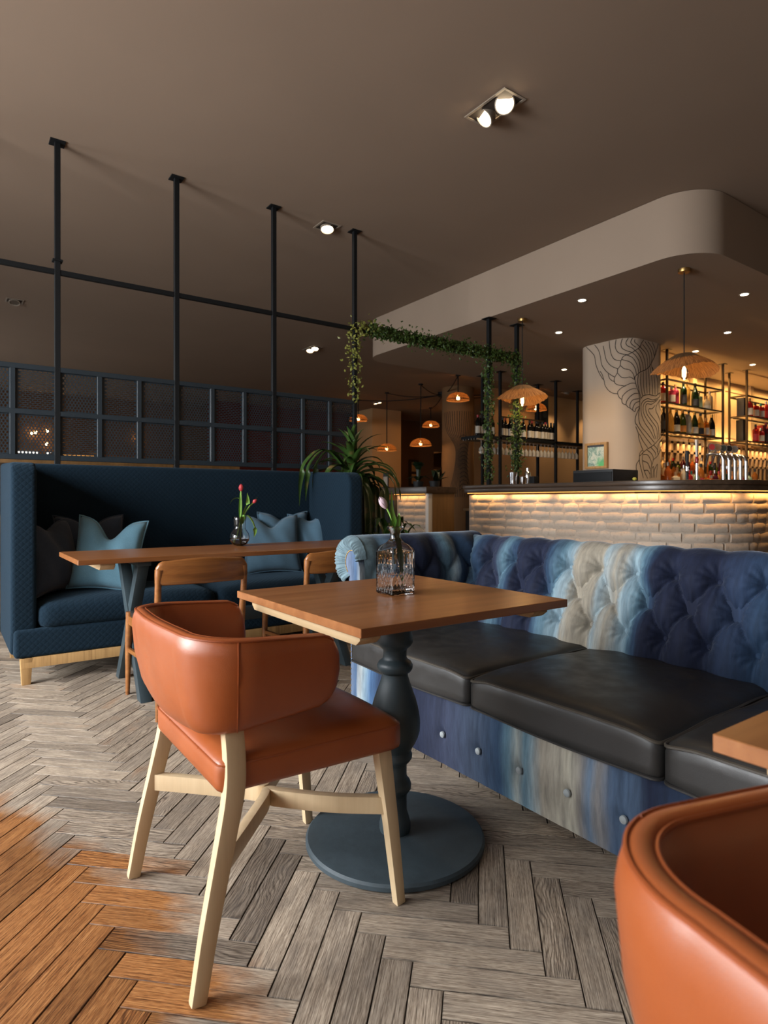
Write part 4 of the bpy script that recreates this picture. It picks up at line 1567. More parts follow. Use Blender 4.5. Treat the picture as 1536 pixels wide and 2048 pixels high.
X2 = XS
ivy([(X2, 3.30, 2.66), (X2, 5.36, 2.65)], 2600, 0.074, MAT['ivy'], 'thick dark green ivy garland wound along the overhead rail to the bar')
ivy([(X2, 3.20, 2.66), (X2, 3.40, 2.69)], 1100, 0.08, MAT['ivy_lit'], 'yellow-green ivy tuft at the corner of the overhead rail')
ivy([(X2, 3.141, 2.64), (X2, 3.141, 2.30)], 900, 0.08, MAT['ivy_lit'], 'sparse yellow-green ivy trailing down the end post of the metal screen')
ivy([(X2, 3.141, 2.30), (X2, 3.141, 1.93)], 380, 0.07, MAT['ivy_lit'], 'last thin wisps of ivy lower on the end post of the metal screen')
ivy([(X2, 4.905, 2.62), (X2, 4.905, 1.25)], 1000, 0.062, MAT['ivy'], 'ivy climbing the bar post nearer the gap in the bar')
ivy([(X2, 5.35, 2.64), (X2, 5.35, 1.33)], 1200, 0.075, MAT['ivy'], 'ivy climbing the bar post beside the cone pendant')

# ------------------------------------------------------------------ dracaena by the banquette
planter = thing('planter_box', 'tall dark planter standing behind the end of the banquette', 'planter', (-4.50, 2.86, 0))
M().lathe([(0.11, 0.0), (0.13, 0.02), (0.16, 1.14), (0.165, 1.15), (0.15, 1.15), (0.145, 1.10), (0.0, 1.10)], 28, cap=False).build('pot', MAT['charcoal'], planter, ang=40)
M().lathe([(0.0, 1.105), (0.143, 1.105)], 20, cap=False).build('soil', MAT['bed'], planter)
dr = thing('dracaena_plant', 'arching green dracaena spilling over the end of the banquette', 'plant', (-4.50, 2.86, 1.105))
M().tube([(0, 0, -0.004), (0.01, 0, 0.08), (0, 0.01, 0.20)], [0.022, 0.018, 0.014], 8).build('trunk', MAT['bronze'], dr)
for k in range(58):
    a = k * 2.39996 + random.uniform(-.2, .2)
    f = k / 58
    L = random.uniform(0.34, 0.52) * (0.75 + 0.5 * (1 - f)) + (0.10 if f < 0.4 else 0)
    elev = 1.35 * f ** 1.3 + random.uniform(-0.1, 0.15)
    droop = (1 - f) * 1.0 + 0.30
    d = Vector((math.cos(a), math.sin(a), 0))
    p = Vector((0, 0, 0.05 + 0.18 * f))
    path = [p]
    e = elev + 0.5
    for st in range(9):
        e -= droop * (0.16 + 0.03 * st)
        e = max(e, -1.45)
        p = p + (d * math.cos(e) + Vector((0, 0, math.sin(e)))) * (L / 9)
        path.append(p.copy())
    leaf_obj(path, random.uniform(0.026, 0.038), MAT['leaf'], dr, fold=0.4, tipw=0.04, basew=0.45)
for k, (r_, f_, ln) in enumerate(((0.16, -0.02, 0.62), (0.20, 0.05, 0.55), (0.12, -0.10, 0.7), (-0.13, -0.16, 0.30), (-0.20, -0.18, 0.33), (0.24, 0.0, 0.42), (0.15, 0.06, 0.8))):
    c = q3(r_, f_, 0)
    path = catmull([Vector((0, 0, 0.06)), c * 0.6 + Vector((0, 0, 0.15)), c + Vector((0, 0, 0.02)), c * 1.08 + Vector((0, 0, -ln * 0.5)), c * 1.12 + Vector((0, 0, -ln))], 4)
    leaf_obj(path, 0.034, MAT['leaf'], dr, fold=0.35)
for k, (dx, dy, dz) in enumerate(((-0.02, -0.42, -0.08), (0.03, -0.50, -0.12), (-0.04, -0.34, 0.0))):
    path = catmull([Vector((0, 0, 0.12)), Vector((dx * 0.5, dy * 0.55, 0.34)), Vector((dx, dy * 0.92, 0.24)), Vector((dx, dy * 1.03, 0.08)), Vector((dx, dy * 1.05, dz))], 5)
    leaf_obj(path, 0.030, MAT['leaf'], dr, fold=0.3)
# low foliage behind the sofa arm
lp = thing('floor_plant', 'low leafy plant in the shadow between the banquette and the bar', 'plant', (-4.15, 3.05, 0))
M().lathe([(0.12, 0), (0.15, 0.30), (0.135, 0.30), (0.12, 0.26), (0.0, 0.26)], 20, cap=False).build('pot', MAT['charcoal'], lp, ang=40)
for k in range(44):
    a = k * 2.39996
    d = Vector((math.cos(a), math.sin(a), 0))
    h = random.uniform(0.35, 0.62)
    r_ = random.uniform(0.05, 0.24)
    path = catmull([Vector((0, 0, 0.25)), d * r_ * 0.4 + Vector((0, 0, 0.25 + h * 0.7)), d * r_ + Vector((0, 0, 0.27 + h)), d * (r_ + 0.10) + Vector((0, 0, 0.20 + h))], 3)
    leaf_obj(path, random.uniform(0.02, 0.034), MAT['leaf'], lp, fold=0.3)

# ------------------------------------------------------------------ brick bar
BC, BR = (-2.98, 5.31), 0.75      # corner centre and radius of the worktop edge
LX = -4.955


def bar_path(inset, s):
    """point and outward angle along the front edge, s measured from the left end"""
    r = BR - inset
    l1 = BC[0] - LX
    l2 = PI / 2 * r
    if s < l1:
        return (LX + s, BC[1] - r), -PI / 2
    if s < l1 + l2:
        a = -PI / 2 + (s - l1) / r
        return (BC[0] + r * math.cos(a), BC[1] + r * math.sin(a)), a
    return (BC[0] + r, BC[1] + (s - l1 - l2)), 0.0


bw = thing('brick_bar', 'pale painted brick front of the curved bar under a dark worktop', 'bar', (0, 0, 0))
br_mesh = []
for k in range(5):
    m = M()
    nx = 5
    rings = []
    for i in range(nx):
        x = -0.5 + i / (nx - 1)
        j = lambda a: random.uniform(-a, a)
        e = 0.006 if i in (0, nx - 1) else 0.0
        rings.append([(x, 0.03, -0.5 + j(.02)), (x, -0.036 + e + j(.003), -0.5 + j(.03)), (x, -0.044 + e + j(.003), -0.36 + j(.05)), (x, -0.0445 + e + j(.003), 0.34 + j(.05)), (x, -0.037 + e + j(.003), 0.5 + j(.03)), (x, 0.03, 0.5 + j(.02))])
    m.loft(rings)
    br_mesh.append(m.mesh('brick', ang=50))
INS = 0.10
LB = BC[0] - LX + PI / 2 * (BR - INS) + 2.2


def lay_bricks(parent, courses, path_fn, length, rest_below=None):
    rest = []
    for c in range(courses):
        z = 0.0375 + 0.0775 * c
        s = random.uniform(-0.18, -0.02)
        while s < length:
            L = random.choice((0.215, 0.215, 0.205, 0.23, 0.105, 0.16))
            a, b = max(s, 0.0), min(s + L, length)
            s += L + 0.007
            if b - a < 0.03:
                continue
            (x, y), ang = path_fn((a + b) / 2)
            o = link('brick', random.choice(br_mesh), MAT['brick'], parent, (x, y, z + random.uniform(-.002, .002)), (random.uniform(-.01, .01), 0, ang + PI / 2), (b - a, 1.0, 0.0715))
            if rest_below is not None and c < rest_below:
                rest.append(o)
    if rest:
        bm = bmesh.new()
        for o in rest:
            me = o.data.copy()
            me.transform(Matrix.LocRotScale(o.location, o.rotation_euler, o.scale))
            bm.from_mesh(me)
            bpy.data.meshes.remove(me)
            bpy.data.objects.remove(o)
        me = bpy.data.meshes.new('lower_bricks')
        bm.to_mesh(me)
        bm.free()
        k = link('lower_bricks', me, MAT['brick'], parent)
        k['kind'] = 'stuff'


def path_shift(s):
    (x, y), a = bar_path(INS, s + 0.045)
    return (x, y), a


lay_bricks(bw, 14, path_shift, LB - 0.06, 4)
# mortar wall behind the brick faces
outer, inner_ = [], []
for k in range(60):
    s = 0.04 + (LB - 0.05) * k / 59
    (x, y), a = bar_path(INS, s)
    outer.append((x + math.cos(a) * 0.0385, y + math.sin(a) * 0.0385))
    inner_.append((x - math.cos(a) * 0.08, y - math.sin(a) * 0.08))
M().prism(outer + inner_[::-1], 0.0, 1.086).build('mortar_core', MAT['mortar'], bw, ang=40)
# worktop with moulded edge
edge_o, edge_i = [], []
for k in range(70):
    s = (LB) * k / 69
    (x, y), a = bar_path(0.0, s)
    edge_o.append((x, y))
    edge_i.append((x - math.cos(a) * 0.60, y - math.sin(a) * 0.60))
wt = thing('bar_worktop', 'long dark stained wooden bar worktop curving round the corner', 'worktop', (0, 0, 0))
M().prism(edge_o + edge_i[::-1], 1.152, 1.190).build('top_board', MAT['bar_top'], wt, bevel=0.006, ang=40)
eo2, ei2 = [], []
for k in range(70):
    (x, y), a = bar_path(0.022, LB * k / 69)
    eo2.append((x, y))
    ei2.append((x - math.cos(a) * 0.56, y - math.sin(a) * 0.56))
M().prism(eo2 + ei2[::-1], 1.108, 1.152).build('under_board', MAT['bar_top'], wt, bevel=0.004, ang=40)
led = M()
rings = []
for k in range(70):
    (x, y), a = bar_path(0.030, 0.05 + (LB - 0.1) * k / 69)
    ca, sa = math.cos(a), math.sin(a)
    rings.append([(x + ca * 0.004, y + sa * 0.004, 1.1075), (x - ca * 0.004, y - sa * 0.004, 1.1075), (x - ca * 0.004, y - sa * 0.004, 1.1015), (x + ca * 0.004, y + sa * 0.004, 1.1015)])
led.loft(rings).build('light_strip', MAT['led'], wt)
for k in range(9):
    s0 = 0.05 + (LB - 0.1) * (k + 0.5) / 9
    (x, y), a = bar_path(0.028, s0)
    L = area('bar_strip_light', (x, y, 1.098), (x - math.cos(a) * 0.14, y - math.sin(a) * 0.14, 0.80), 0.46, 0.02, 1.05, (1.0, 0.50, 0.15))
    L.rotation_euler = (Matrix.Rotation(a + PI / 2, 3, 'Z') @ Matrix.Rotation(math.radians(14), 3, 'X')).to_euler()
# staff side shell of the bar
M().prism([(LX + 0.05, 4.70), (-3.0, 4.70), (-3.0, 5.05), (LX + 0.05, 5.05)], 0.0, 1.10).build('bar_carcass', MAT['darkwall'], bw)

# second bar unit beyond the gap
b2 = thing('brick_bar_unit', 'short brick bar unit beyond the gap with a pale wooden end panel', 'bar', (0, 0, 0))
lay_bricks(b2, 14, lambda s: ((-6.24 + s, 4.69), -PI / 2), 0.58)
M().span(-6.26, -5.66, 4.652, 4.98, 0, 1.086).build('mortar_core', MAT['mortar'], b2)
M().span(-5.66, -5.605, 4.62, 4.68, 0, 1.112).build('corner_post', MAT['white'], b2, bevel=0.003)
M().span(-5.66, -5.600, 4.68, 5.02, 0, 1.112).build('end_panel', MAT['panel_wood'], b2, bevel=0.003)
M().box((-5.96, 4.608, 1.1015), (0.60, 0.008, 0.006)).build('light_strip', MAT['led'], b2)
L = area('bar_strip_light', (-5.96, 4.605, 1.098), (-5.96, 4.7, 0.8), 0.55, 0.02, 1.05, (1.0, 0.50, 0.15))
L.rotation_euler = (math.radians(14), 0, 0)
w2 = M().span(-6.72, -5.58, 4.57, 5.05, 1.112, 1.190).build('bar_worktop', MAT['bar_top'], None, bevel=0.006)
tag(w2, 'short dark wooden worktop on the far brick unit, potted succulents on it', 'worktop')
cab = thing('black_cabinet', 'black appliance cabinet left of the far brick unit', 'cabinet', (-6.50, 4.62, 0))
M().span(-0.22, 0.24, -0.02, 0.36, 0.0, 1.03).build('body', MAT['charcoal'], cab, bevel=0.006)
M().span(-0.20, 0.22, -0.032, -0.018, 0.06, 0.99).build('door', MAT['black'], cab, bevel=0.003)
# succulents on the far unit
for (x, y, label, pal) in ((-6.02, 4.80, 'dark upright succulent on the far bar unit, tall crinkled head', 1), (-5.80, 4.88, 'dark fleshy succulent with wide leaves beside the tall one', 0)):
    pt_ = thing('potted_succulent', label, 'plant', (x, y, 1.190))
    M().lathe([(0.055, 0.0), (0.07, 0.075), (0.062, 0.075), (0.052, 0.06), (0.0, 0.06)], 18, cap=False).build('pot', MAT['charcoal'], pt_, ang=40)
    if pal:
        M().tube([(0, 0, 0.05), (0, 0, 0.16), (0.0, 0, 0.24)], [0.022, 0.026, 0.03], 10).build('stem', MAT['leaf_dark'], pt_)
        for k in range(16):
            a = k * 2.4
            d = Vector((math.cos(a), math.sin(a), 0))
            f = k / 16
            leaf_obj(catmull([Vector((0, 0, 0.16 + 0.08 * f)), d * 0.05 + Vector((0, 0, 0.25 + 0.05 * f)), d * 0.085 + Vector((0, 0, 0.26 + 0.06 * f))], 3), 0.034, MAT['leaf_dark'], pt_, fold=0.5)
        for k in range(9):
            a = k * 0.7
            d = Vector((math.cos(a), math.sin(a), 0))
            leaf_obj(catmull([Vector((0, 0, 0.06)), d * 0.07 + Vector((0, 0, 0.13)), d * random.uniform(0.12, 0.2) + Vector((0, 0, random.uniform(0.06, 0.16)))], 3), 0.022, MAT['leaf_dark'], pt_, fold=0.4)
    else:
        for k in range(10):
            d = q3(random.uniform(-0.04, 0.28), random.uniform(-0.1, 0.1), 0)
            leaf_obj(catmull([Vector((0, 0, 0.05)), d * 0.5 + Vector((0, 0, 0.10 + 0.05 * (k % 3))), d + Vector((0, 0, random.uniform(0.08, 0.24)))], 3), 0.034, MAT['leaf_dark'], pt_, fold=0.3)
mh = thing('menu_holder', 'small dark menu holder on the left end of the far worktop', 'holder', (-6.60, 4.72, 1.190))
M().span(-0.06, 0.06, -0.02, 0.02, 0.0, 0.015).span(-0.055, 0.055, -0.006, 0.006, 0.015, 0.20).build('stand', MAT['charcoal'], mh)
M().span(-0.045, 0.045, -0.009, -0.006, 0.03, 0.15).build('card', MAT['mortar'], mh)

# sink and undercounter fridge seen through the gap
fr = thing('undercounter_fridge', 'dark undercounter cabinet seen through the gap in the bar', 'cabinet', (-5.35, 5.35, 0))
M().span(-0.30, 0.30, -0.1, 0.30, 0.0, 0.90).build('body', MAT['charcoal'], fr, bevel=0.004)
M().span(-0.02, 0.28, -0.115, -0.10, 0.08, 0.86).build('door', MAT['darkwall'], fr, bevel=0.003)
M().span(-0.32, 0.32, -0.12, 0.32, 0.90, 0.93).build('steel_top', MAT['steel'], fr, bevel=0.003)
tp2 = M().tube(catmull([(-5.42, 5.36, 0.93), (-5.42, 5.36, 1.14), (-5.40, 5.34, 1.20), (-5.34, 5.30, 1.20), (-5.32, 5.28, 1.13)], 5), 0.010, 10).build('sink_tap', MAT['chrome'], None)
tag(tp2, 'chrome swan-neck sink tap in the gap of the bar', 'tap')

# ------------------------------------------------------------------ mural column
MURAL = "300,3035 378,2963 439,2885 455,2788 499,2677 553,2584 580,2552 596,2484 649,2411 711,2370 768,2356;439,3032 499,2949 526,2859 548,2753 606,2668 670,2611 731,2569;569,2991 591,2884 617,2796 680,2720 768,2667;654,3035 665,2944 686,2857 731,2789 803,2763;750,3035 738,2957 759,2890 803,2852 879,2832;824,3035 807,2974 820,2918 871,2882 942,2858;892,3035 864,2982 884,2941 942,2913 975,2882;942,3035 921,2989 942,2953 991,2924;975,3023 970,2991 1002,2965 1051,2938;1136,3035 1088,2989 1051,2934 991,2892 937,2858 884,2832 837,2816 816,2782 803,2747 798,2702 768,2660 763,2615 731,2565 726,2510 768,2468 862,2443;816,2778 845,2766 905,2745 951,2704 981,2651 996,2588;879,2827 942,2795 991,2733 1019,2671 1031,2609;803,2702 845,2661 905,2645 951,2595 970,2532;768,2614 811,2560 862,2547 914,2554 970,2523;638,2626 659,2567 696,2529 733,2514;521,2678 553,2630 577,2561;942,2854 991,2815 1044,2737 1065,2631;981,2882 1051,2820 1112,2728 1128,2643;1025,2913 1112,2846 1160,2761 1177,2667;1051,2938 1177,2874 1217,2787 1225,2696;1112,2975 1225,2899 1266,2812 1266,2719;1160,3018 1274,2933 1315,2846 1307,2771;1225,3028 1323,2959 1364,2872;1323,3035 1389,2950 1373,2863;1456,3034 1414,2925 1373,2854 1307,2771 1258,2718 1177,2667 1065,2626 996,2579 975,2551 981,2497 996,2443 1025,2381 1044,2310 1051,2247 1044,2182 1013,2126 986,2070 978,2007 996,1962;768,2356 772,2386 811,2423 879,2460 932,2479 981,2478;768,2356 785,2312 816,2286 828,2326 879,2378 942,2409 996,2411;816,2286 824,2236 862,2216 875,2261 914,2314 970,2351 1025,2354;862,2216 888,2183 910,2178 914,2223 951,2273 1037,2291;910,2174 942,2151 951,2183 981,2233 1044,2260;942,2146 975,2129 991,2170 1044,2196;1025,2590 1013,2498 1037,2391 1073,2303;1073,2613 1065,2503 1088,2396 1112,2334;1128,2638 1128,2510 1144,2402 1168,2354;1185,2663 1193,2517 1209,2371;1233,2688 1258,2524 1266,2368;1274,2720 1323,2532 1331,2370;1298,2751 1373,2574 1389,2376;1323,2717 1439,2582 1448,2386;1065,2284 1128,2336 1258,2362 1406,2363 1498,2410 1481,2352 1340,2305 1225,2309 1128,2272 1081,2213 1088,2104 1160,2000 1274,1915 1373,1810;1456,2321 1323,2281 1209,2275 1136,2227 1128,2135 1209,2040 1323,1956 1406,1812;1423,2299 1307,2247 1209,2243 1177,2194 1209,2114 1307,2038 1423,1944 1439,1814;1389,2240 1323,2192 1249,2181 1258,2136 1356,2070 1456,1993 1481,1835;1541,2339 1439,2263 1406,2176 1473,2097 1524,1998 1515,1856;1498,2325 1481,2248 1558,2142 1600,2069 1592,1974 1549,1858;1051,2183 1031,2081 1065,1965 1193,1882 1307,1806 1373,1763;996,1971 1051,1910 1177,1817 1307,1732;986,1943 1025,1863 1037,1791 1081,1711 1128,1640;1044,1855 1112,1777 1225,1691;1600,1913 1507,1836 1356,1734 1209,1671 1128,1631 1051,1582;1104,1657 1051,1609 1051,1491 1128,1310;1120,1631 1104,1538 1144,1402 1225,1303;1128,1603 1225,1598 1298,1527 1315,1463;1209,1662 1307,1620 1348,1548 1290,1425 1274,1304;1290,1703 1389,1643 1406,1597;1356,1734 1439,1682 1456,1618;1575,1831 1473,1759 1439,1645;1583,1812 1524,1715 1456,1608 1356,1548;996,1399 996,1472 1044,1536;1112,1525 1225,1497 1274,1425;1144,1402 1225,1405 1274,1360;1307,1314 1307,1407 1340,1454 1356,1436 1340,1315;1373,1316 1373,1409 1431,1485 1439,1467 1414,1317"
CX0, CX1, CY0, CY1, CR = -5.22, -4.42, 6.82, 7.68, 0.24
colm = M().prism(rrect(CX0, CX1, CY0, CY1, CR, 16), 0, ZS).build('wall_column', MAT['column'], None, ang=50)
struct(colm, 'pale rounded column painted with a line mural')


def col_point(s):
    """s metres along the column face from its far left corner"""
    l1 = PI / 2 * CR
    l2 = (CX1 - CR) - (CX0 + CR)
    if s < l1:
        a = PI + s / CR
        return Vector((CX0 + CR + CR * math.cos(a), CY0 + CR + CR * math.sin(a), 0)), Vector((math.cos(a), math.sin(a), 0))
    s -= l1
    if s < l2:
        return Vector((CX0 + CR + s, CY0, 0)), Vector((0, -1, 0))
    s -= l2
    if s < l1:
        a = -PI / 2 + s / CR
        return Vector((CX1 - CR + CR * math.cos(a), CY0 + CR + CR * math.sin(a), 0)), Vector((math.cos(a), math.sin(a), 0))
    return Vector((CX1, CY0 + CR + s - l1, 0)), Vector((1, 0, 0))


def ribbon(m, pts, surf, wid):
    pts = catmull([(a, b, 0) for a, b in pts], 6)
    rings = []
    n_ = len(pts)
    for i, p in enumerate(pts):
        t = (pts[min(i + 1, n_ - 1)] - pts[max(i - 1, 0)])
        if t.length < 1e-9:
            t = Vector((0, 1, 0))
        t.normalize()
        sd = Vector((-t.y, t.x, 0)) * wid / 2
        ring = []
        for q in (p + sd, p - sd):
            w, nr = surf(q.x)
            ring.append(w + nr * 0.0018 + Vector((0, 0, q.y)))
        rings.append(ring)
    m.loft(rings, wrap=False, cap=False)


mur = M()
for line in MURAL.split(';'):
    pts = [tuple(int(c) / 1000 for c in p.split(',')) for p in line.split()]
    ribbon(mur, pts, col_point, 0.0085)
mo = mur.build('mural_lines', MAT['ink'], colm, smooth=False, recalc=False)
mo['kind'] = 'stuff'
mo['label'] = 'black line mural of flowing coral and waves'

# second, darker mural column in the far room
c2x, c2y, c2r = -10.44, 9.47, 0.36
col2 = struct(M().lathe([(c2r, 0), (c2r, ZC)], 40, (c2x, c2y, 0)).build('wall_column_far', MAT['brown'], None, ang=50), 'round far column with a wavy line mural')
m2 = M()


def far_surf(s):
    a = s / c2r
    return Vector((c2x + c2r * math.cos(a), c2y + c2r * math.sin(a), 0)), Vector((math.cos(a), math.sin(a), 0))


a_c = math.atan2(-c2y, -c2x) + 0.10
for k in range(15):
    o = (a_c + (k - 7) * 0.115) * c2r
    top = o + (k - 7) * 0.014
    ribbon(m2, [(top, 3.0), (o * 1 + (k - 7) * 0.004, 2.6), (o * 0.5 + a_c * c2r * 0.5 + 0.05, 2.2), (o * 0.5 + a_c * c2r * 0.5 + 0.03, 1.7), (o + 0.03, 1.1)], far_surf, 0.012)
for k in range(14):
    z = 1.25 + k * 0.09
    ribbon(m2, [(a_c * c2r + 0.0, z), (a_c * c2r + 0.07, z + 0.05), (a_c * c2r + 0.15, z + 0.03), (a_c * c2r + 0.21, z - 0.04)], far_surf, 0.012)
m2o = m2.build('mural_lines', MAT['ink'], col2, smooth=False, recalc=False)
m2o['kind'] = 'stuff'

# framed screen on the column
def screen_picture():
    g = G('map_picture_print')
    o = g.obj()
    n = g.noise(o, 11, 4, 0.6, 1.2)
    c = g.ramp(n, [(0.30, (0.02, 0.06, 0.05)), (0.45, (0.18, 0.26, 0.20)), (0.55, (0.42, 0.42, 0.33)), (0.70, (0.10, 0.20, 0.16))])
    S = g.n('SeparateXYZ')
    g.put(S.inputs[0], o)
    green = g.math('MULTIPLY', g.math('SUBTRACT', 0.0, S.outputs[2], True), 9.0, True)
    green = g.math('MULTIPLY', green, g.math('MULTIPLY', g.math('ADD', S.outputs[0], 0.02, True), 14, True))
    c = g.mix(green, c, (0.05, 0.30, 0.08))
    bar = g.math('GREATER_THAN', S.outputs[2], 0.110)
    c = g.mix(bar, c, (0.01, 0.012, 0.014))
    g.set(color=c, rough=0.3, emis=c, es=0.35)
    return g.m


fs = thing('framed_screen', 'oak framed screen with a green map picture hung on the mural column', 'picture', (-4.875, CY0, 1.60))
for a, b, c, d in ((-0.165, 0.165, 0.135, 0.165), (-0.165, 0.165, -0.165, -0.135), (-0.165, -0.125, -0.135, 0.135), (0.125, 0.165, -0.135, 0.135)):
    M().span(a, b, -0.045, 0.0, c, d).build('frame', MAT['oak_light'], fs, bevel=0.002)
M().span(-0.125, 0.125, -0.030, -0.004, -0.135, 0.135).build('display', screen_picture(), fs)

# ------------------------------------------------------------------ things on the bar
cd = thing('cash_drawer', 'low black cash drawer box on the bar worktop', 'cash drawer', (-3.50, 5.02, 1.190))
M().span(-0.212, 0.212, -0.20, 0.19, 0.0, 0.118).build('box', MAT['charcoal'], cd, bevel=0.004)
M().span(-0.205, 0.205, -0.206, -0.198, 0.012, 0.095).build('drawer_front', MAT['black'], cd, bevel=0.002)
lw = M().lathe([(0.0, -0.012), (0.012, -0.010), (0.019, 0.0), (0.012, 0.010), (0.0, 0.012)], 14).build('lime_wedge', plain('lime_skin', (0.45, 0.42, 0.05), 0.5), None, (-3.05, 4.78, 1.2115), (0.4, 0.3, 0.2))
tag(lw, 'small yellow lime piece beside the cash drawer', 'fruit')
for k, (x, y, r1, r2, h, lb) in enumerate(((-4.78, 5.16, 0.036, 0.046, 0.150, 'tall steel cocktail shaker tin by the ivy post'), (-4.69, 5.22, 0.030, 0.040, 0.10, 'short steel mixing tin beside the tall shaker'), (-4.72, 5.33, 0.030, 0.036, 0.21, 'steel shaker with a tapered lid behind the mixing tin'))):
    pr = [(r1, 0.0), (r2, h), (r2 - 0.002, h), (r1 - 0.002, 0.004), (0.0, 0.004)] if k < 2 else [(r1, 0.0), (r2, 0.12), (r2 * 0.8, 0.155), (0.016, 0.165), (0.016, 0.20), (0.0, 0.21)]
    o = M().lathe(pr, 24, cap=False).build('shaker_tin', MAT['chrome'], None, (x, y, 1.190), ang=40)
    tag(o, lb, 'shaker')
tray = M().lathe([(0.075, 0.0), (0.085, 0.014), (0.08, 0.016), (0.0, 0.010)], 28, cap=False).build('bar_tray', MAT['charcoal'], None, (-4.79, 4.98, 1.190), ang=40)
tag(tray, 'round black tray between the two ivy posts', 'tray')
pot = M().span(-0.035, 0.035, -0.035, 0.035, 0, 0.095).build('straw_box', MAT['black'], None, (-4.45, 5.12, 1.190), bevel=0.004)
tag(pot, 'small black straw box right of the shaker tins', 'box')

# ------------------------------------------------------------------ beer taps
badge = [(0.45, 0.05, 0.05), (0.55, 0.40, 0.28), (0.10, 0.16, 0.18), (0.04, 0.04, 0.05), (0.40, 0.40, 0.42)]
ordn = ['first', 'second', 'third', 'fourth', 'fifth']
for k in range(5):
    y = 5.70 + 0.107 * k
    t = thing('beer_tap', '%s chrome beer tap counting from the mural column' % ordn[k], 'beer tap', (-2.76, y, 1.190), 0, 'row of chrome beer taps')
    M().lathe([(0.034, 0.0), (0.034, 0.008), (0.0165, 0.012), (0.0165, 0.205)], 20).build('column', MAT['chrome'], t, ang=40)
    M().tube(catmull([(0, 0, 0.20), (-0.012, 0, 0.238), (-0.045, 0, 0.255), (-0.10, 0, 0.262), (-0.15, 0, 0.255)], 6), [0.0165] * 13 + [0.014] * 12, 12).build('arm', MAT['chrome'], t)
    M().tube([(-0.135, 0, 0.262), (-0.15, 0, 0.20), (-0.155, 0, 0.15)], [0.013, 0.009, 0.006], 10).build('spout', MAT['chrome'], t)
    M().tube([(-0.12, 0, 0.262), (-0.125, 0, 0.30), (-0.12, 0, 0.35)], [0.010, 0.008, 0.006], 10).build('handle', MAT['chrome'], t)
    q = Vector((0.8152, -0.5792, 0.1)).to_track_quat('Z', 'Y').to_euler()
    b = M().lathe([(0.0, 0.006), (0.030, 0.006), (0.034, 0.0), (0.034, -0.006), (0.0, -0.008)], 24).build('badge', plain('tap_badge', badge[k], 0.3), t, (-0.10, -0.01, 0.325), q)
    M().lathe([(0.028, 0.0062), (0.034, 0.0062), (0.036, 0.0), (0.034, -0.004)], 24, cap=False).build('badge_rim', MAT['chrome'], t, (-0.10, -0.01, 0.325), q)
tw = thing('tap_tower', 'tall black tap tower with chrome neck left of the beer taps', 'beer tap', (-3.05, 5.62, 1.190))
M().lathe([(0.030, 0.0), (0.030, 0.01), (0.013, 0.014), (0.013, 0.10)], 16).build('column', MAT['charcoal'], tw, ang=40)
M().lathe([(0.013, 0.0), (0.020, 0.02), (0.013, 0.035), (0.020, 0.05), (0.011, 0.065)], 16).build('neck', MAT['chrome'], tw, (0, 0, 0.10), ang=60)
M().tube([(0, 0, 0.165), (0, 0, 0.30)], [0.013, 0.018], 10).build('handle', MAT['charcoal'], tw)
tw2 = thing('paddle_tap', 'white paddle tap handle with a red base above the taps', 'beer tap', (-2.98, 5.66, 1.190))
M().lathe([(0.03, 0.0), (0.03, 0.008), (0.012, 0.012), (0.012, 0.18)], 16).build('column', MAT['chrome'], tw2, ang=40)
M().tube([(0, 0, 0.18), (0, 0, 0.215), (0, 0, 0.24)], [0.010, 0.018, 0.010], 12).build('red_base', plain('tap_red', (0.25, 0.012, 0.02), 0.3), tw2)
M().loft([[(-0.008, -0.012, 0.24), (0.008, -0.012, 0.24), (0.008, 0.012, 0.24), (-0.008, 0.012, 0.24)], [(-0.009, -0.019, 0.40), (0.009, -0.019, 0.40), (0.009, 0.019, 0.40), (-0.009, 0.019, 0.40)]]).build('paddle', MAT['white'], tw2, bevel=0.004)

# ------------------------------------------------------------------ back bar shelving and bottles
def bglass(name, c, rough=0.08):
    g = G(name)
    g.set(color=c, rough=rough, spec=0.6, trans=0.35, ior=1.4)
    return g.m


BM = {'green': bglass('dark_green_bottle', (0.012, 0.035, 0.010)), 'black': bglass('black_bottle', (0.006, 0.006, 0.006)), 'clear': bglass('clear_spirit_bottle', (0.75, 0.62, 0.42)),
      'amber': bglass('amber_spirit_bottle', (0.42, 0.13, 0.02)), 'red': bglass('ruby_bottle', (0.42, 0.02, 0.02)), 'pink': bglass('pink_gin_bottle', (0.50, 0.05, 0.10)), 'orange': bglass('orange_bottle', (0.58, 0.14, 0.03)),
      'aqua': bglass('aqua_gin_bottle', (0.32, 0.50, 0.40)), 'plum': bglass('plum_bottle', (0.09, 0.012, 0.03)), 'gold': bglass('gold_foil_bottle', (0.50, 0.28, 0.06)), 'lime': bglass('olive_champagne_bottle', (0.07, 0.10, 0.010))}
LBL = {'cream': plain('cream_label', (0.55, 0.50, 0.42), 0.6), 'orange': plain('orange_label', (0.62, 0.24, 0.05), 0.6), 'dark': plain('black_label', (0.02, 0.02, 0.025), 0.5), 'teal': plain('teal_label', (0.02, 0.20, 0.20), 0.5), 'red': plain('red_label', (0.45, 0.03, 0.04), 0.5)}
CAP = {'gold': plain('gold_foil_cap', (0.55, 0.33, 0.09), 0.35, metal=0.8), 'black': plain('black_cap', (0.01, 0.01, 0.01), 0.4), 'silver': plain('silver_cap', (0.6, 0.6, 0.6), 0.3, metal=1.0), 'red': plain('red_cap', (0.35, 0.02, 0.03), 0.4), 'wood': plain('cork_cap', (0.35, 0.20, 0.09), 0.7), 'teal': plain('teal_cap', (0.02, 0.25, 0.24), 0.4)}
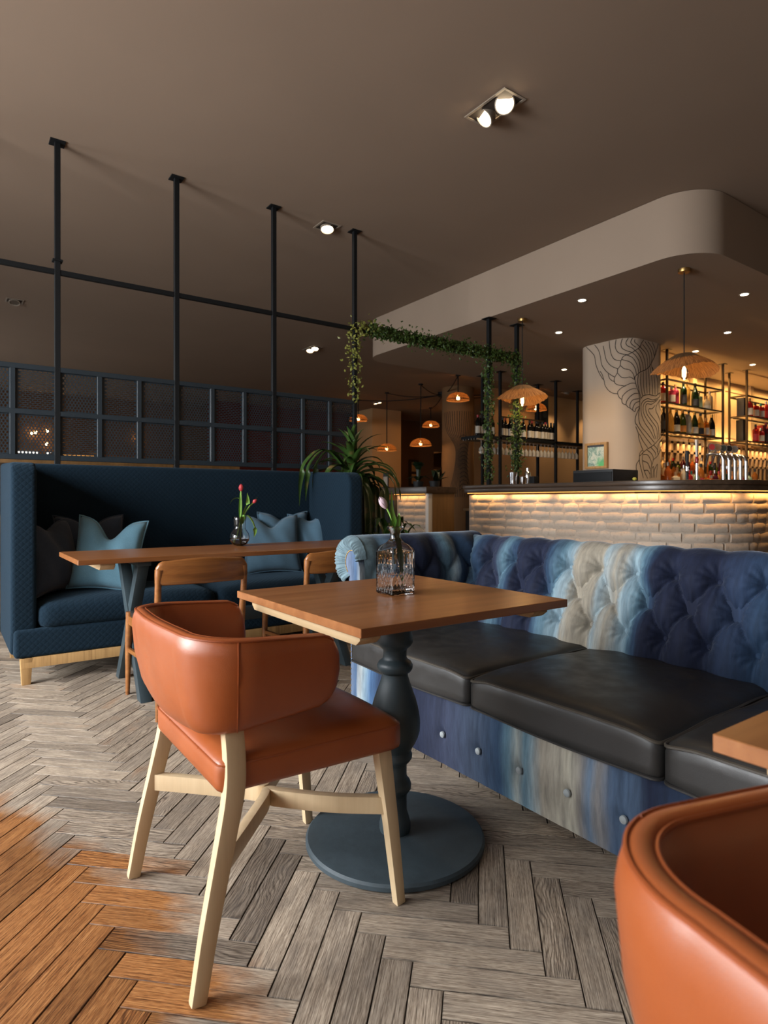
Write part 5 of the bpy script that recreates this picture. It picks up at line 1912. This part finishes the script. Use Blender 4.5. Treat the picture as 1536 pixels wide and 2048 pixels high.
SHAPE = {'wine': [(0.0, 0), (0.036, 0.0), (0.038, 0.006), (0.038, 0.19), (0.034, 0.212), (0.018, 0.238), (0.0145, 0.25), (0.0145, 0.30)],
         'champagne': [(0.0, 0), (0.041, 0.0), (0.044, 0.008), (0.044, 0.15), (0.040, 0.185), (0.024, 0.235), (0.0165, 0.262), (0.0165, 0.305)],
         'spirit': [(0.0, 0), (0.038, 0.0), (0.041, 0.006), (0.041, 0.165), (0.036, 0.185), (0.018, 0.200), (0.014, 0.208), (0.014, 0.252)],
         'square': [(0.0, 0), (0.036, 0.0), (0.038, 0.005), (0.038, 0.150), (0.034, 0.160), (0.016, 0.170), (0.0145, 0.175), (0.0145, 0.212)],
         'tall': [(0.0, 0), (0.033, 0.0), (0.035, 0.006), (0.035, 0.215), (0.030, 0.238), (0.014, 0.262), (0.0125, 0.27), (0.0125, 0.315)],
         'squat': [(0.0, 0), (0.046, 0.0), (0.050, 0.01), (0.052, 0.07), (0.044, 0.105), (0.018, 0.130), (0.0145, 0.14), (0.0145, 0.175)]}
MESH = {}


def bottle(shape, body, cap, lab, loc, label, group, sc=1.0, rz=0.0):
    key = (shape, body, cap, lab)
    t = thing('bottle', label, 'bottle', loc, rz, group)
    t.scale = (sc, sc, sc)
    if key not in MESH:
        P = SHAPE[shape]
        fn = None
        if shape == 'square':
            fn = lambda a, r, z: r / (abs(math.cos(a)) ** 6 + abs(math.sin(a)) ** 6) ** (1 / 6) if z < 0.162 else r
        b = M().lathe(P, 16, fn=fn).mesh('bottle_body', ang=50)
        b.materials.append(BM[body])
        top = P[-1]
        c = M().lathe([(top[0] + 0.0012, top[1] - 0.035), (top[0] + 0.0016, top[1] + 0.003), (0.0, top[1] + 0.004)], 12).mesh('cap', ang=40)
        c.materials.append(CAP[cap])
        r = P[3][0] + 0.0008
        zl = P[3][1]
        lmesh = None
        if lab:
            lmesh = M().grid(lambda u, v: tuple([(fn(a_, r, 0.1) if fn else r) * f_ for a_ in [(-1.2 + 2.4 * u)] for f_ in (math.cos(a_), math.sin(a_))] + [zl * (0.18 + 0.55 * v)]), 9, 2).mesh('bottle_label')
            lmesh.materials.append(LBL[lab])
        MESH[key] = (b, c, lmesh)
    b, c, lmesh = MESH[key]
    link('bottle_body', b, None, t)
    link('cap', c, None, t)
    if lmesh:
        link('bottle_label', lmesh, None, t)
    return t


ORD = ['first', 'second', 'third', 'fourth', 'fifth', 'sixth', 'seventh', 'eighth', 'ninth', 'tenth', 'eleventh', 'twelfth', 'thirteenth', 'fourteenth', 'fifteenth', 'sixteenth', 'seventeenth', 'eighteenth', 'nineteenth', 'twentieth', 'twenty-first', 'twenty-second', 'twenty-third', 'twenty-fourth', 'twenty-fifth', 'twenty-sixth', 'twenty-seventh', 'twenty-eighth', 'twenty-ninth', 'thirtieth']
CNAME = {'green': 'dark green', 'black': 'black', 'clear': 'clear', 'amber': 'amber', 'red': 'ruby red', 'pink': 'pink', 'orange': 'orange', 'aqua': 'aqua', 'plum': 'plum', 'gold': 'gold', 'lime': 'olive green'}
XF, XB = -4.54, -4.80
FACE = math.atan2(-0.6, 0.8)


def shelf_unit(y0, y1, label):
    t = thing('bar_shelf', label, 'shelf', (0, 0, 0), 0, 'bronze back-bar shelf units')
    for x in (XF, XB):
        for y in (y0, y1):
            M().span(x - 0.014, x + 0.014, y - 0.014, y + 0.014, 1.10, ZS).build('post', MAT['bronze'], t, bevel=0.002, seg=1)
            M().span(x - 0.045, x + 0.045, y - 0.045, y + 0.045, ZS - 0.006, ZS).build('flange', MAT['bronze'], t)
    for z in (1.955, 2.345, 2.66):
        for x in (XF, XB):
            M().span(x - 0.011, x + 0.011, y0, y1, z - 0.022, z).build('rail', MAT['bronze'], t)
        for y in (y0, y1):
            M().span(XB, XF, y - 0.011, y + 0.011, z - 0.022, z).build('end_rail', MAT['bronze'], t)
        if z < 2.6:
            M().span(XB + 0.012, XF - 0.012, y0 + 0.012, y1 - 0.012, z - 0.006, z).build('glass_shelf', MAT['glass'], t)
    return t


shelf_unit(7.86, 9.36, 'bronze steel bottle shelf beside the mural column')
shelf_unit(10.10, 11.9, 'bronze steel bottle shelf at the right edge of the view')
G1 = 'bottles on the back-bar shelves'
row_a = [('spirit', 'red', 'black', 'cream'), ('square', 'pink', 'silver', 'cream'), ('spirit', 'pink', 'wood', None), ('wine', 'green', 'black', 'dark'), ('tall', 'gold', 'gold', None), ('champagne', 'green', 'black', 'dark'), ('square', 'aqua', 'silver', None), ('squat', 'clear', 'wood', 'cream'), ('spirit', 'clear', 'silver', None)]
for k, (s_, b_, c_, l_) in enumerate(row_a):
    bottle(s_, b_, c_, l_, (-4.66 + 0.03 * (k % 2), 7.97 + 0.155 * k, 2.3455), '%s bottle, %s from the mural column on the upper shelf' % (CNAME[b_], ORD[k]), G1, 1.15, FACE)
row_b = [('wine', 'black', 'black', 'dark'), ('champagne', 'gold', 'gold', None), ('champagne', 'black', 'gold', 'cream'), ('champagne', 'lime', 'gold', 'orange'), ('tall', 'clear', 'black', 'cream'), ('champagne', 'green', 'gold', 'cream'), ('champagne', 'gold', 'black', 'dark'), ('spirit', 'amber', 'wood', 'cream'), ('champagne', 'black', 'gold', 'cream')]
for k, (s_, b_, c_, l_) in enumerate(row_b):
    bottle(s_, b_, c_, l_, (-4.65, 7.97 + 0.160 * k, 1.9555), '%s bottle, %s from the mural column on the champagne shelf' % (CNAME[b_], ORD[k]), G1, 1.1, FACE)
row_c = [('spirit', 'red', 'wood', 'cream'), ('square', 'red', 'black', 'cream'), ('square', 'red', 'teal', 'cream'), ('spirit', 'red', 'silver', 'red'), ('spirit', 'amber', 'black', 'cream'), ('tall', 'pink', 'silver', None), ('spirit', 'clear', 'silver', 'cream')]
for k, (s_, b_, c_, l_) in enumerate(row_c):
    bottle(s_, b_, c_, l_, (-4.64, 10.42 + 0.19 * k, 2.3455), '%s bottle, %s from the left on the upper shelf at the right edge' % (CNAME[b_], ORD[k]), G1, 1.2, FACE)
row_d = [('spirit', 'red', 'black', 'red'), ('square', 'red', 'silver', 'cream'), ('wine', 'plum', 'red', 'dark'), ('spirit', 'black', 'silver', 'cream'), ('square', 'amber', 'wood', 'cream'), ('spirit', 'plum', 'black', None), ('square', 'red', 'black', 'cream')]
for k, (s_, b_, c_, l_) in enumerate(row_d):
    bottle(s_, b_, c_, l_, (-4.64, 10.62 + 0.18 * k, 1.9555), '%s bottle, %s from the left on the lower shelf at the right edge' % (CNAME[b_], ORD[k]), G1, 1.15, FACE)
for (y, z, h, c, lb) in ((10.28, 2.3455, 0.30, (0.012, 0.016, 0.03), 'tall navy gift box on the upper shelf at the right'), (10.26, 1.9555, 0.34, (0.010, 0.012, 0.012), 'tall black gift box on the lower shelf at the right'), (10.92, 1.9555, 0.30, (0.50, 0.05, 0.045), 'coral red gift box among the lower shelf bottles'),
                        (8.56, 1.9555, 0.29, (0.50, 0.44, 0.38), 'pale cream gift box among the champagne bottles')):
    g_ = M().span(-0.055, 0.055, -0.06, 0.06, 0, h)
    o = g_.build('gift_box', plain('gift_box_card', c, 0.45), None, (-4.69, y, z), bevel=0.003)
    tag(o, lb, 'box')
# back counter with stepped bottle display
bk = thing('back_counter', 'dark back-bar counter stepped for bottles', 'counter', (0, 0, 0))
M().span(-5.19, -4.32, 7.72, 12.6, 0.0, 1.10).build('cabinet_body', MAT['darkwall'], bk)
M().span(-5.19, -4.28, 7.70, 12.6, 1.10, 1.14).build('top', MAT['bar_top'], bk)
M().span(-5.19, -4.82, 7.72, 12.6, 1.14, 1.33).build('step', MAT['bar_top'], bk)
kinds = [('spirit', 'clear', 'teal', 'cream'), ('square', 'amber', 'wood', 'cream'), ('spirit', 'plum', 'silver', 'dark'), ('tall', 'orange', 'silver', None), ('tall', 'clear', 'silver', None), ('spirit', 'aqua', 'black', 'cream'), ('squat', 'black', 'wood', 'cream'), ('spirit', 'amber', 'red', 'orange'), ('square', 'clear', 'wood', None),
         ('spirit', 'red', 'red', 'cream'), ('tall', 'amber', 'black', 'red'), ('square', 'orange', 'silver', 'cream'), ('wine', 'green', 'black', 'teal'), ('spirit', 'amber', 'wood', None)]
for k in range(22):
    s_, b_, c_, l_ = kinds[(k * 5 + 3) % len(kinds)]
    bottle(s_, b_, c_, l_, (-4.50 + random.uniform(-.03, .03), 7.86 + 0.112 * k, 1.141), '%s bottle, %s from the mural column in the front row of the back counter' % (CNAME[b_], ORD[k]), 'spirit bottles on the back counter', random.uniform(1.12, 1.28), FACE)
for k in range(22):
    s_, b_, c_, l_ = kinds[(k * 3 + 1) % len(kinds)]
    bottle(s_, b_, c_, l_, (-4.68 + random.uniform(-.02, .02), 7.91 + 0.112 * k, 1.141), '%s bottle, %s from the mural column in the middle row of the back counter' % (CNAME[b_], ORD[k]), 'spirit bottles on the back counter', random.uniform(1.2, 1.4), FACE)
tallk = [('tall', 'plum', 'silver', None), ('tall', 'plum', 'silver', 'dark'), ('tall', 'orange', 'wood', None), ('spirit', 'clear', 'silver', None), ('tall', 'clear', 'silver', None), ('tall', 'amber', 'wood', None), ('wine', 'green', 'red', 'cream'), ('spirit', 'lime', 'black', 'cream')]
for k in range(18):
    s_, b_, c_, l_ = tallk[k % len(tallk)]
    bottle(s_, b_, c_, l_, (-4.98, 7.98 + 0.135 * k, 1.331), '%s bottle, %s from the mural column in the raised rear row' % (CNAME[b_], ORD[k]), 'spirit bottles on the back counter', random.uniform(1.0, 1.16), FACE)
# pigeon-hole wine rack and panel mouldings on the cream wall
pg = thing('pigeonhole_rack', 'cream pigeon-hole rack with dark square holes behind the bottles', 'rack', (0, 0, 0))
M().span(-5.195, -5.17, 7.75, 12.6, 1.34, 1.93).build('back_board', MAT['darkwall'], pg)
for z in (1.36, 1.62, 1.78, 1.92):
    M().span(-5.17, -5.04, 7.75, 12.6, z - 0.035, z).build('shelf_board', MAT['wall'], pg)
for k in range(31):
    y = 7.75 + 0.16 * k
    M().span(-5.17, -5.04, y - 0.03, y + 0.03, 1.36, 1.92).build('divider', MAT['wall'], pg)
for y0, y1 in ((7.9, 8.7), (8.9, 9.6), (9.75, 10.5), (10.7, 11.5), (11.7, 12.5)):
    fr_ = M()
    for a, b, c, d in ((y0, y1, 2.88, 2.93), (y0, y1, 2.02, 2.07), (y0, y0 + 0.05, 2.07, 2.88), (y1 - 0.05, y1, 2.07, 2.88)):
        fr_.span(-5.2, -5.175, a, b, c, d)
    o = fr_.build('trim_panel', MAT['wall'], None, bevel=0.006)
    struct(o, 'raised panel moulding on the cream wall')
for k, y in enumerate((9.68, 11.6)):
    struct(M().span(-5.2, -5.12, y - 0.06, y + 0.06, 1.95, ZS).build('trim_%d' % (k + 1), MAT['wall'], None, bevel=0.008), 'cream pilaster on the back-bar wall')
# warm shelf lighting
for y, pw in ((8.6, 9), (9.7, 9), (10.9, 11), (12.2, 8)):
    area('shelf_light', (-4.95, y, 2.98), (-5.05, y, 1.3), 0.9, 0.10, pw, (1.0, 0.55, 0.17))
for y in (8.4, 9.4, 10.6, 11.6):
    area('shelf_uplight', (-5.10, y, 1.99), (-4.98, y, 3.2), 0.8, 0.05, 6.0, (1.0, 0.55, 0.17))
    area('counter_light', (-5.0, y, 1.90), (-4.70, y, 1.0), 0.8, 0.05, 4.0, (1.0, 0.52, 0.18))

# ------------------------------------------------------------------ wine gantry with hanging glasses
gx0, gx1, gy0, gy1 = -7.22, -6.83, 6.62, 9.5
ga = thing('wine_gantry', 'dark steel wine shelf with a glass rack beneath, left of the mural column', 'shelf', (0, 0, 0))
for y in (7.08, 8.41, 9.5):
    for x in (gx0, gx1):
        M().span(x - 0.02, x + 0.02, y - 0.02, y + 0.02, 0.0, ZS).build('post', MAT['black'], ga, bevel=0.002, seg=1)
        M().span(x - 0.07, x + 0.07, y - 0.07, y + 0.07, ZS - 0.006, ZS).build('flange', MAT['black'], ga)
M().span(gx0, gx1 + 0.02, gy0, gy1, 1.985, 2.025).build('shelf_board', MAT['black'], ga)
M().span(gx1 - 0.01, gx1 + 0.01, 7.08, 8.1, 2.33, 2.35).build('upper_rail', MAT['bronze'], ga)
for k in range(6):
    M().span(gx0 + 0.04 + 0.06 * k, gx0 + 0.05 + 0.06 * k, gy0, gy1, 1.962, 1.984).build('hanging_rail', MAT['steel'], ga)
nb = 0
for k in range(24):
    if k in (5, 6, 14):
        continue
    y = 6.68 + 0.078 * k
    cap = 'red' if k % 4 == 0 else 'black'
    bottle('wine', 'black', cap, 'cream', (-6.92 + random.uniform(-.02, .02), y, 2.0255), 'dark wine bottle with a pale label, %s from the left on the wine shelf' % ORD[nb], 'wine bottles on the gantry', 1.05, FACE)
    nb += 1
wg = [(0.0, 0.0), (0.034, 0.001), (0.034, 0.003), (0.006, 0.008), (0.0035, 0.02), (0.0035, 0.085), (0.012, 0.097), (0.032, 0.125), (0.037, 0.150), (0.034, 0.200), (0.0325, 0.200), (0.0355, 0.150), (0.030, 0.126), (0.0, 0.100)]
gm = M().lathe(wg, 14, cap=False).mesh('wine_glass', ang=60)
gg = G('hanging_glass')
gg.set(color=(0.95, 0.90, 0.80), rough=0.08, trans=0.6, ior=1.35, spec=1.0)
ng = 0
for k in range(26):
    y = 6.74 + 0.092 * k
    for x in (-6.90,):
        o = link('wine_glass', gm, gg.m, None, (x, y, 1.9615), (PI, 0, 0), (1.05, 1.05, 1.05))
        tag(o, 'stemmed wine glass hanging upside down, %s from the left under the wine shelf' % ORD[ng], 'glass', 'wine glasses hanging under the gantry')
        ng += 1

# ------------------------------------------------------------------ pendants
def cone_pendant(x, y, label, ph):
    t = thing('cone_pendant', label, 'pendant lamp', (x, y, ZS), 0, 'raffia cone pendants over the bar')
    M().lathe([(0.0, -0.03), (0.048, -0.03), (0.05, -0.026), (0.05, 0.0)], 24).build('ceiling_rose', MAT['brass'], t, ang=40)
    M().tube([(0, 0, -0.028), (0, 0, -0.74)], 0.0045, 8).build('cord', MAT['black'], t)
    R = 0.272
    prof_ = [(0.045, -0.735), (0.075, -0.745), (0.14, -0.785), (0.205, -0.830), (0.25, -0.868), (R, -0.895)]

    def wob(a, r, z):
        return r * (1 + 0.025 * math.sin(3 * a + ph) + 0.012 * math.sin(7 * a + ph * 2))
    m = M()
    rings = []
    for r, z in prof_:
        ring = []
        for k in range(96):
            a = 2 * PI * k / 96
            q = wob(a, r, z)
            ring.append((q * math.cos(a), q * math.sin(a), z + 0.028 * (r / R) ** 2 * math.sin(2 * a + ph) + 0.004 * (r / R) * math.sin(24 * a + ph) + random.uniform(-.0015, .0015)))
        rings.append(ring)
    m.loft(rings[2:], cap=False)
    m.build('shade', MAT['raffia'], t, ang=180)
    M().loft(rings[:3] + [[(p[0] * 1.12, p[1] * 1.12, p[2] - 0.008) for p in rings[2]]], cap=False).build('crown', MAT['raffia_shaded'], t, ang=180)
    M().lathe([(0.0, -0.735), (0.046, -0.737), (0.03, -0.75), (0.02, -0.79), (0.022, -0.835), (0.0, -0.836)], 16, cap=False).build('lamp_holder', MAT['black'], t, ang=50)
    bl = M().lathe([(0.012, -0.836), (0.016, -0.850), (0.030, -0.880), (0.036, -0.910), (0.031, -0.940), (0.014, -0.962), (0.0, -0.966)], 20, cap=False).build('bulb', MAT['bulb_glass'], t, ang=80)
    M().lathe([(0.003, -0.850), (0.011, -0.875), (0.011, -0.930), (0.003, -0.945)], 12).build('filament', MAT['bulb_glow'], bl)
    point('pendant_bulb_light', (x, y, ZS - 0.985), 5.5, WARM, 0.035)
    return t


cone_pendant(-2.87, 5.24, 'raffia cone pendant lamp nearest the front, right of the mural column', 2.2)
cone_pendant(-4.70, 5.22, 'raffia cone pendant lamp beside the ivy post', 0.7)


def dome_mesh():
    R = 0.235
    pr = [(0.02, 0.155), (0.07, 0.152), (0.13, 0.135), (0.18, 0.105), (0.215, 0.062), (R, 0.015), (R, 0.0)]
    return M().lathe(pr, 40, cap=False).mesh('shade', ang=180)


DM = dome_mesh()
rim = M().tube([(0.235 * math.cos(2 * PI * k / 40), 0.235 * math.sin(2 * PI * k / 40), 0.002) for k in range(40)], 0.008, 6, close=True).mesh('rim')
domes = [(-9.30, 8.44, 3.05, 'highest wicker dome pendant in front, near the ivy rail'), (-10.50, 8.44, 2.22, 'low wicker dome pendant left of the lit niche'), (-11.78, 8.45, 2.20, 'low wicker dome pendant in front of the lit pier'), (-13.02, 8.46, 3.03, 'high wicker dome pendant beside the end post of the screen'),
         (-13.0, 10.80, 3.04, 'high wicker dome pendant above the lit niche'), (-11.77, 10.77, 2.24, 'low wicker dome pendant in front of the far mural column'), (-10.5, 10.78, 2.28, 'wicker dome pendant glowing behind the hanging wine glasses'), (-9.32, 10.80, 3.05, 'high wicker dome pendant behind the cone pendant')]
HUB = (-11.0, 9.5, 3.50)
hubo = M().lathe([(0.0, -0.05), (0.10, -0.05), (0.11, -0.04), (0.11, 0.06)], 24).build('pendant_hub', MAT['black'], None, (HUB[0], HUB[1], HUB[2]), ang=40)
tag(hubo, 'round black ceiling hub of the wicker pendant cluster', 'ceiling rose')
for x, y, z, lb in domes:
    t = thing('dome_pendant', lb, 'pendant lamp', (x, y, z), 0, 'wicker dome pendants in the far room')
    link('shade', DM, MAT['wicker'], t)
    link('rim', rim, MAT['raffia'], t)
    M().tube([(0, 0, 0.15), (0, 0, ZC - z)], 0.011, 6).build('cord', MAT['black'], t)
    M().lathe([(0.05, ZC - z - 0.025), (0.05, ZC - z)], 14).build('ceiling_rose', MAT['black'], t)
    sag = [Vector((0, 0, ZC - z - 0.02)).lerp(Vector((HUB[0] - x, HUB[1] - y, HUB[2] - z)), k / 8) - Vector((0, 0, 0.07 * math.sin(PI * k / 8))) for k in range(9)]
    M().tube(sag, 0.010, 6).build('swag_cable', MAT['black'], t)
    M().lathe([(0.012, 0.10), (0.018, 0.085), (0.034, 0.05), (0.036, 0.035), (0.024, 0.012), (0.0, 0.006)], 14).build('bulb', MAT['bulb_glow'], t, ang=60)
    point('dome_bulb_light', (x, y, z - 0.035), 7.0, AMBER, 0.04)

# ------------------------------------------------------------------ recessed lights
def recessed(name, x, y, label, heads, lit=True, power=11):
    t = thing(name, label, 'ceiling light', (x, y, ZC))
    n = len(heads)
    hx = 0.085 * n + 0.012
    for a, b, c, d in ((-hx, hx, -0.098, -0.080), (-hx, hx, 0.080, 0.098), (-hx, -hx + 0.018, -0.080, 0.080), (hx - 0.018, hx, -0.080, 0.080)):
        M().span(a, b, c, d, -0.006, 0.0).build('frame', MAT['lamp_trim'], t, bevel=0.001, seg=1)
    M().span(-hx + 0.018, hx - 0.018, -0.08, 0.08, -0.0015, 0.0).build('recess_shade_plate', MAT['bed'], t)  # flat dark plate: the shade of an opening put into its colour
    for k, (tx, ty) in enumerate(heads):
        ox = (k - (n - 1) / 2) * 0.17
        d = Vector((tx, ty, -1)).normalized()
        q = d.to_track_quat('Z', 'Y').to_euler()
        lamp = M().lathe([(0.046, -0.05), (0.060, -0.03), (0.064, 0.016), (0.057, 0.018), (0.053, 0.006)], 28, cap=False).build('lamp_head', MAT['lamp_trim'], t, (ox, 0, -0.016), q, ang=40)
        M().lathe([(0.0, 0.004), (0.052, 0.004), (0.050, 0.0), (0.0, -0.002)], 28, cap=False).build('lamp_face', MAT['lamp_glow'] if lit else MAT['steel'], lamp)
        if lit:
            spot('ceiling_spot_light', (x + ox + d.x * 0.09, y + d.y * 0.09, ZC - 0.028 + d.z * 0.09), Vector((x + ox, y, ZC)) + d * 3, power, (1.0, 0.72, 0.42), 75, 0.8)
    return t


recessed('recessed_spot', -2.835, 2.89, 'large twin recessed spotlight with one lamp tilted toward the windows', [(-0.30, -0.85), (0.75, -0.65)])
recessed('recessed_spot', -4.96, 2.88, 'single square recessed spotlight above the end of the metal screen', [(0.25, -0.1)])
recessed('recessed_spot', -9.08, 4.99, 'distant twin recessed spotlight beyond the metal screen', [(0.3, -0.2), (0.3, -0.2)])
recessed('recessed_spot', -9.10, 0.72, 'unlit square recessed spotlight high at the left edge', [(0.4, -0.1)], lit=False)
recessed('recessed_spot', -13.1, 9.1, 'small far twin recessed spotlight by the lit pier', [(0.1, 0.1), (0.1, 0.1)], power=30)
recessed('recessed_spot', -9.35, 11.9, 'added far recessed spotlight brightening the orange wall behind the wine shelf', [(-0.35, 0.1)], power=45)  # added lamp to brighten the wall behind the wine shelf
recessed('recessed_spot', -9.35, 13.2, 'farthest added recessed spotlight above the orange wall', [(-0.35, 0.1)], power=45)  # second added lamp, extra light for the same wall
for k, (x, y, lb) in enumerate(((-3.91, 5.22, 'round downlight in the soffit between the two cone pendants'), (-2.88, 6.36, 'round downlight in the soffit at the upper right, nearest the corner'), (-4.82, 5.99, 'round downlight in the soffit left of the mural column'), (-3.65, 7.64, 'round downlight in the soffit right of the front cone pendant'),
                               (-6.14, 7.76, 'round downlight low in the soffit above the wine gantry'), (-4.36, 8.25, 'round downlight in the soffit beside the back-bar shelf post'), (-4.30, 9.75, 'round downlight in the soffit between the two bottle shelves'), (-4.2, 11.3, 'round downlight in the soffit at the far right'))):
    t = thing('downlight', lb, 'ceiling light', (x, y, ZS), 0, 'round downlights in the soffit')
    M().lathe([(0.034, -0.003), (0.046, -0.004), (0.048, 0.0)], 24, cap=False).build('trim_ring', MAT['white'], t)
    M().lathe([(0.0, -0.0035), (0.035, -0.0035), (0.035, 0.0)], 24, cap=False).build('lamp', MAT['lamp_glow'], t)
    spot('soffit_spot_light', (x, y, ZS - 0.02), (x, y, 0), 60, (1.0, 0.72, 0.42), 125, 0.8)

# ------------------------------------------------------------------ far room details
sp_ = thing('wall_speaker', 'black wall speaker high beside the orange wall panel', 'speaker', (-9.8, 11.55, 2.85))
M().span(-0.10, 0.10, -0.13, 0.13, 0.0, 0.62).build('cabinet', MAT['black'], sp_, bevel=0.01)
M().lathe([(0.0, 0.0), (0.07, 0.004), (0.075, 0.0)], 20, cap=False).build('cone', MAT['charcoal'], sp_, (0.101, 0, 0.2), (0, PI / 2, 0))
pf = thing('picture_frame', 'narrow dark frame holding two small prints on the dark far wall', 'picture', (-15.48, 12.15, 1.9))
M().span(0, 0.03, -0.20, 0.20, -0.42, 0.42).build('frame', MAT['bronze'], pf, bevel=0.005)
for z in (-0.19, 0.19):
    M().span(0.03, 0.034, -0.10, 0.10, z - 0.15, z + 0.15).build('print', MAT['tan'], pf)
for k, (y, z, h, lb) in enumerate(((13.14, 1.452, 0.45, 'dark rounded vase on the lower niche shelf'), (13.36, 1.452, 0.42, 'slim dark vase on the lower niche shelf'), (13.2, 2.132, 0.34, 'dark sculptural vase on the upper niche shelf'))):
    o = M().lathe([(0.06, 0.0), (0.09, h * 0.35), (0.07, h * 0.75), (0.04, h * 0.9), (0.05, h)], 16).build('niche_vase', MAT['charcoal'], None, (-15.85, y, z), ang=50)
    tag(o, lb, 'vase')
ns = M().span(-16.14, -15.6, 13.0, 13.5, 2.05, 2.13).build('trim_niche', MAT['darkwall'], None)
struct(ns, 'shelf across the lit display niche')
area('niche_light', (-16.10, 13.25, 1.52), (-15.5, 13.25, 1.95), 0.4, 0.05, 2.2, WARM)
area('niche_light', (-16.10, 13.25, 2.20), (-15.5, 13.25, 2.5), 0.4, 0.05, 2.2, WARM)
# wood panelling, windows and a lit shelf at the left end, seen through the screen
pn = thing('timber_dado', 'brown timber dado boards along the far end wall', 'panelling', (0, 0, 0))
for k in range(60):
    y = -2.9 + 0.14 * k
    if y > 5.4:
        break
    M().span(-16.499, -16.46, y, y + 0.13, 0, 1.55).build('board', MAT['panel_wood'] if k % 3 else MAT['bar_top'], pn)
for k, (y0, y1, z0, z1) in enumerate(((1.33, 1.77, 1.90, 2.16), (1.93, 2.28, 1.90, 2.16), (2.86, 3.06, 1.90, 2.16))):
    pane = M().span(-16.475, -16.45, y0, y1, z0 - 0.55, z1).build('window_%d' % (k + 10), glow('bright_window_pane', (0.95, 0.92, 0.85), 1.1), None)
    struct(pane, 'small bright window in the far end wall')
shb = thing('service_station', 'dark service station with a warm lit shelf edge, seen through the perforated screen', 'cabinet', (0, 0, 0))
M().span(-12.3, -12.03, 1.5, 3.2, 0.0, 1.86).build('carcass', MAT['bar_top'], shb, bevel=0.01)
M().span(-12.03, -12.0, 1.6, 3.1, 1.80, 1.82).build('light_strip', MAT['led'], shb)
for k, (y, z) in enumerate(((1.63, 2.58), (1.72, 2.61), (1.96, 2.66), (2.11, 2.09), (1.95, 2.35), (3.99, 2.62))):
    t = thing('wall_lamp', 'small warm wall lamp behind the perforated screen, %s of the cluster' % ORD[k], 'lamp', (-16.5, y, z), 0, 'wall lamps behind the screen')
    M().lathe([(0.0, -0.034), (0.024, -0.024), (0.034, 0.0), (0.024, 0.024), (0.0, 0.034)], 14, (0.09, 0, 0)).build('globe', MAT['bulb_glow'], t)
    M().tube([(0, 0, 0), (0.06, 0, 0)], 0.02, 8).build('bracket', MAT['brass'], t)
# sideboard and chairs glimpsed under the screen
sb = thing('timber_sideboard', 'brown timber sideboard with pale drawers, glimpsed below the perforated screen', 'sideboard', (-6.6, 1.3, 0))
M().span(-0.25, 0.25, -1.3, 1.3, 0.0, 1.40).build('carcass', MAT['panel_wood'], sb, bevel=0.01)
for k in range(9):
    M().span(0.25, 0.262, -1.25 + 0.28 * k, -1.0 + 0.28 * k, 0.9, 1.36).build('drawer', MAT['batten'] if k in (0, 4, 7) else MAT['bar_top'], sb, bevel=0.004)
for k, (x, y, c) in enumerate(((-6.45, 0.42, 'cream'), (-6.45, 1.72, 'cream'))):
    o = M().span(-0.06, 0.06, -0.10, 0.10, 0, 0.05).build('menu_stack', LBL[c], None, (x, y, 1.401), bevel=0.004)
    tag(o, 'stack of menus on the sideboard under the screen, %s from the left' % ORD[k], 'menus', 'menus on the sideboard')
# blue upholstered chair edge and pale cupboard at the extreme left
lc = thing('open_shelving', 'open timber shelving at the extreme left edge beside the banquette', 'shelf', (-5.75, -0.10, 0))
for z in (0.28, 0.62, 0.95, 1.25):
    M().span(-0.18, 0.18, -0.45, 0.30, z - 0.03, z).build('shelf_board', MAT['batten'], lc)
for y in (-0.45, 0.27):
    M().span(-0.18, 0.18, y, y + 0.03, 0.0, 1.28).build('side_board', MAT['oak_light'], lc)
M().span(-0.12, 0.12, -0.40, 0.22, 0.621, 0.90).build('storage_tray', MAT['white'], lc)
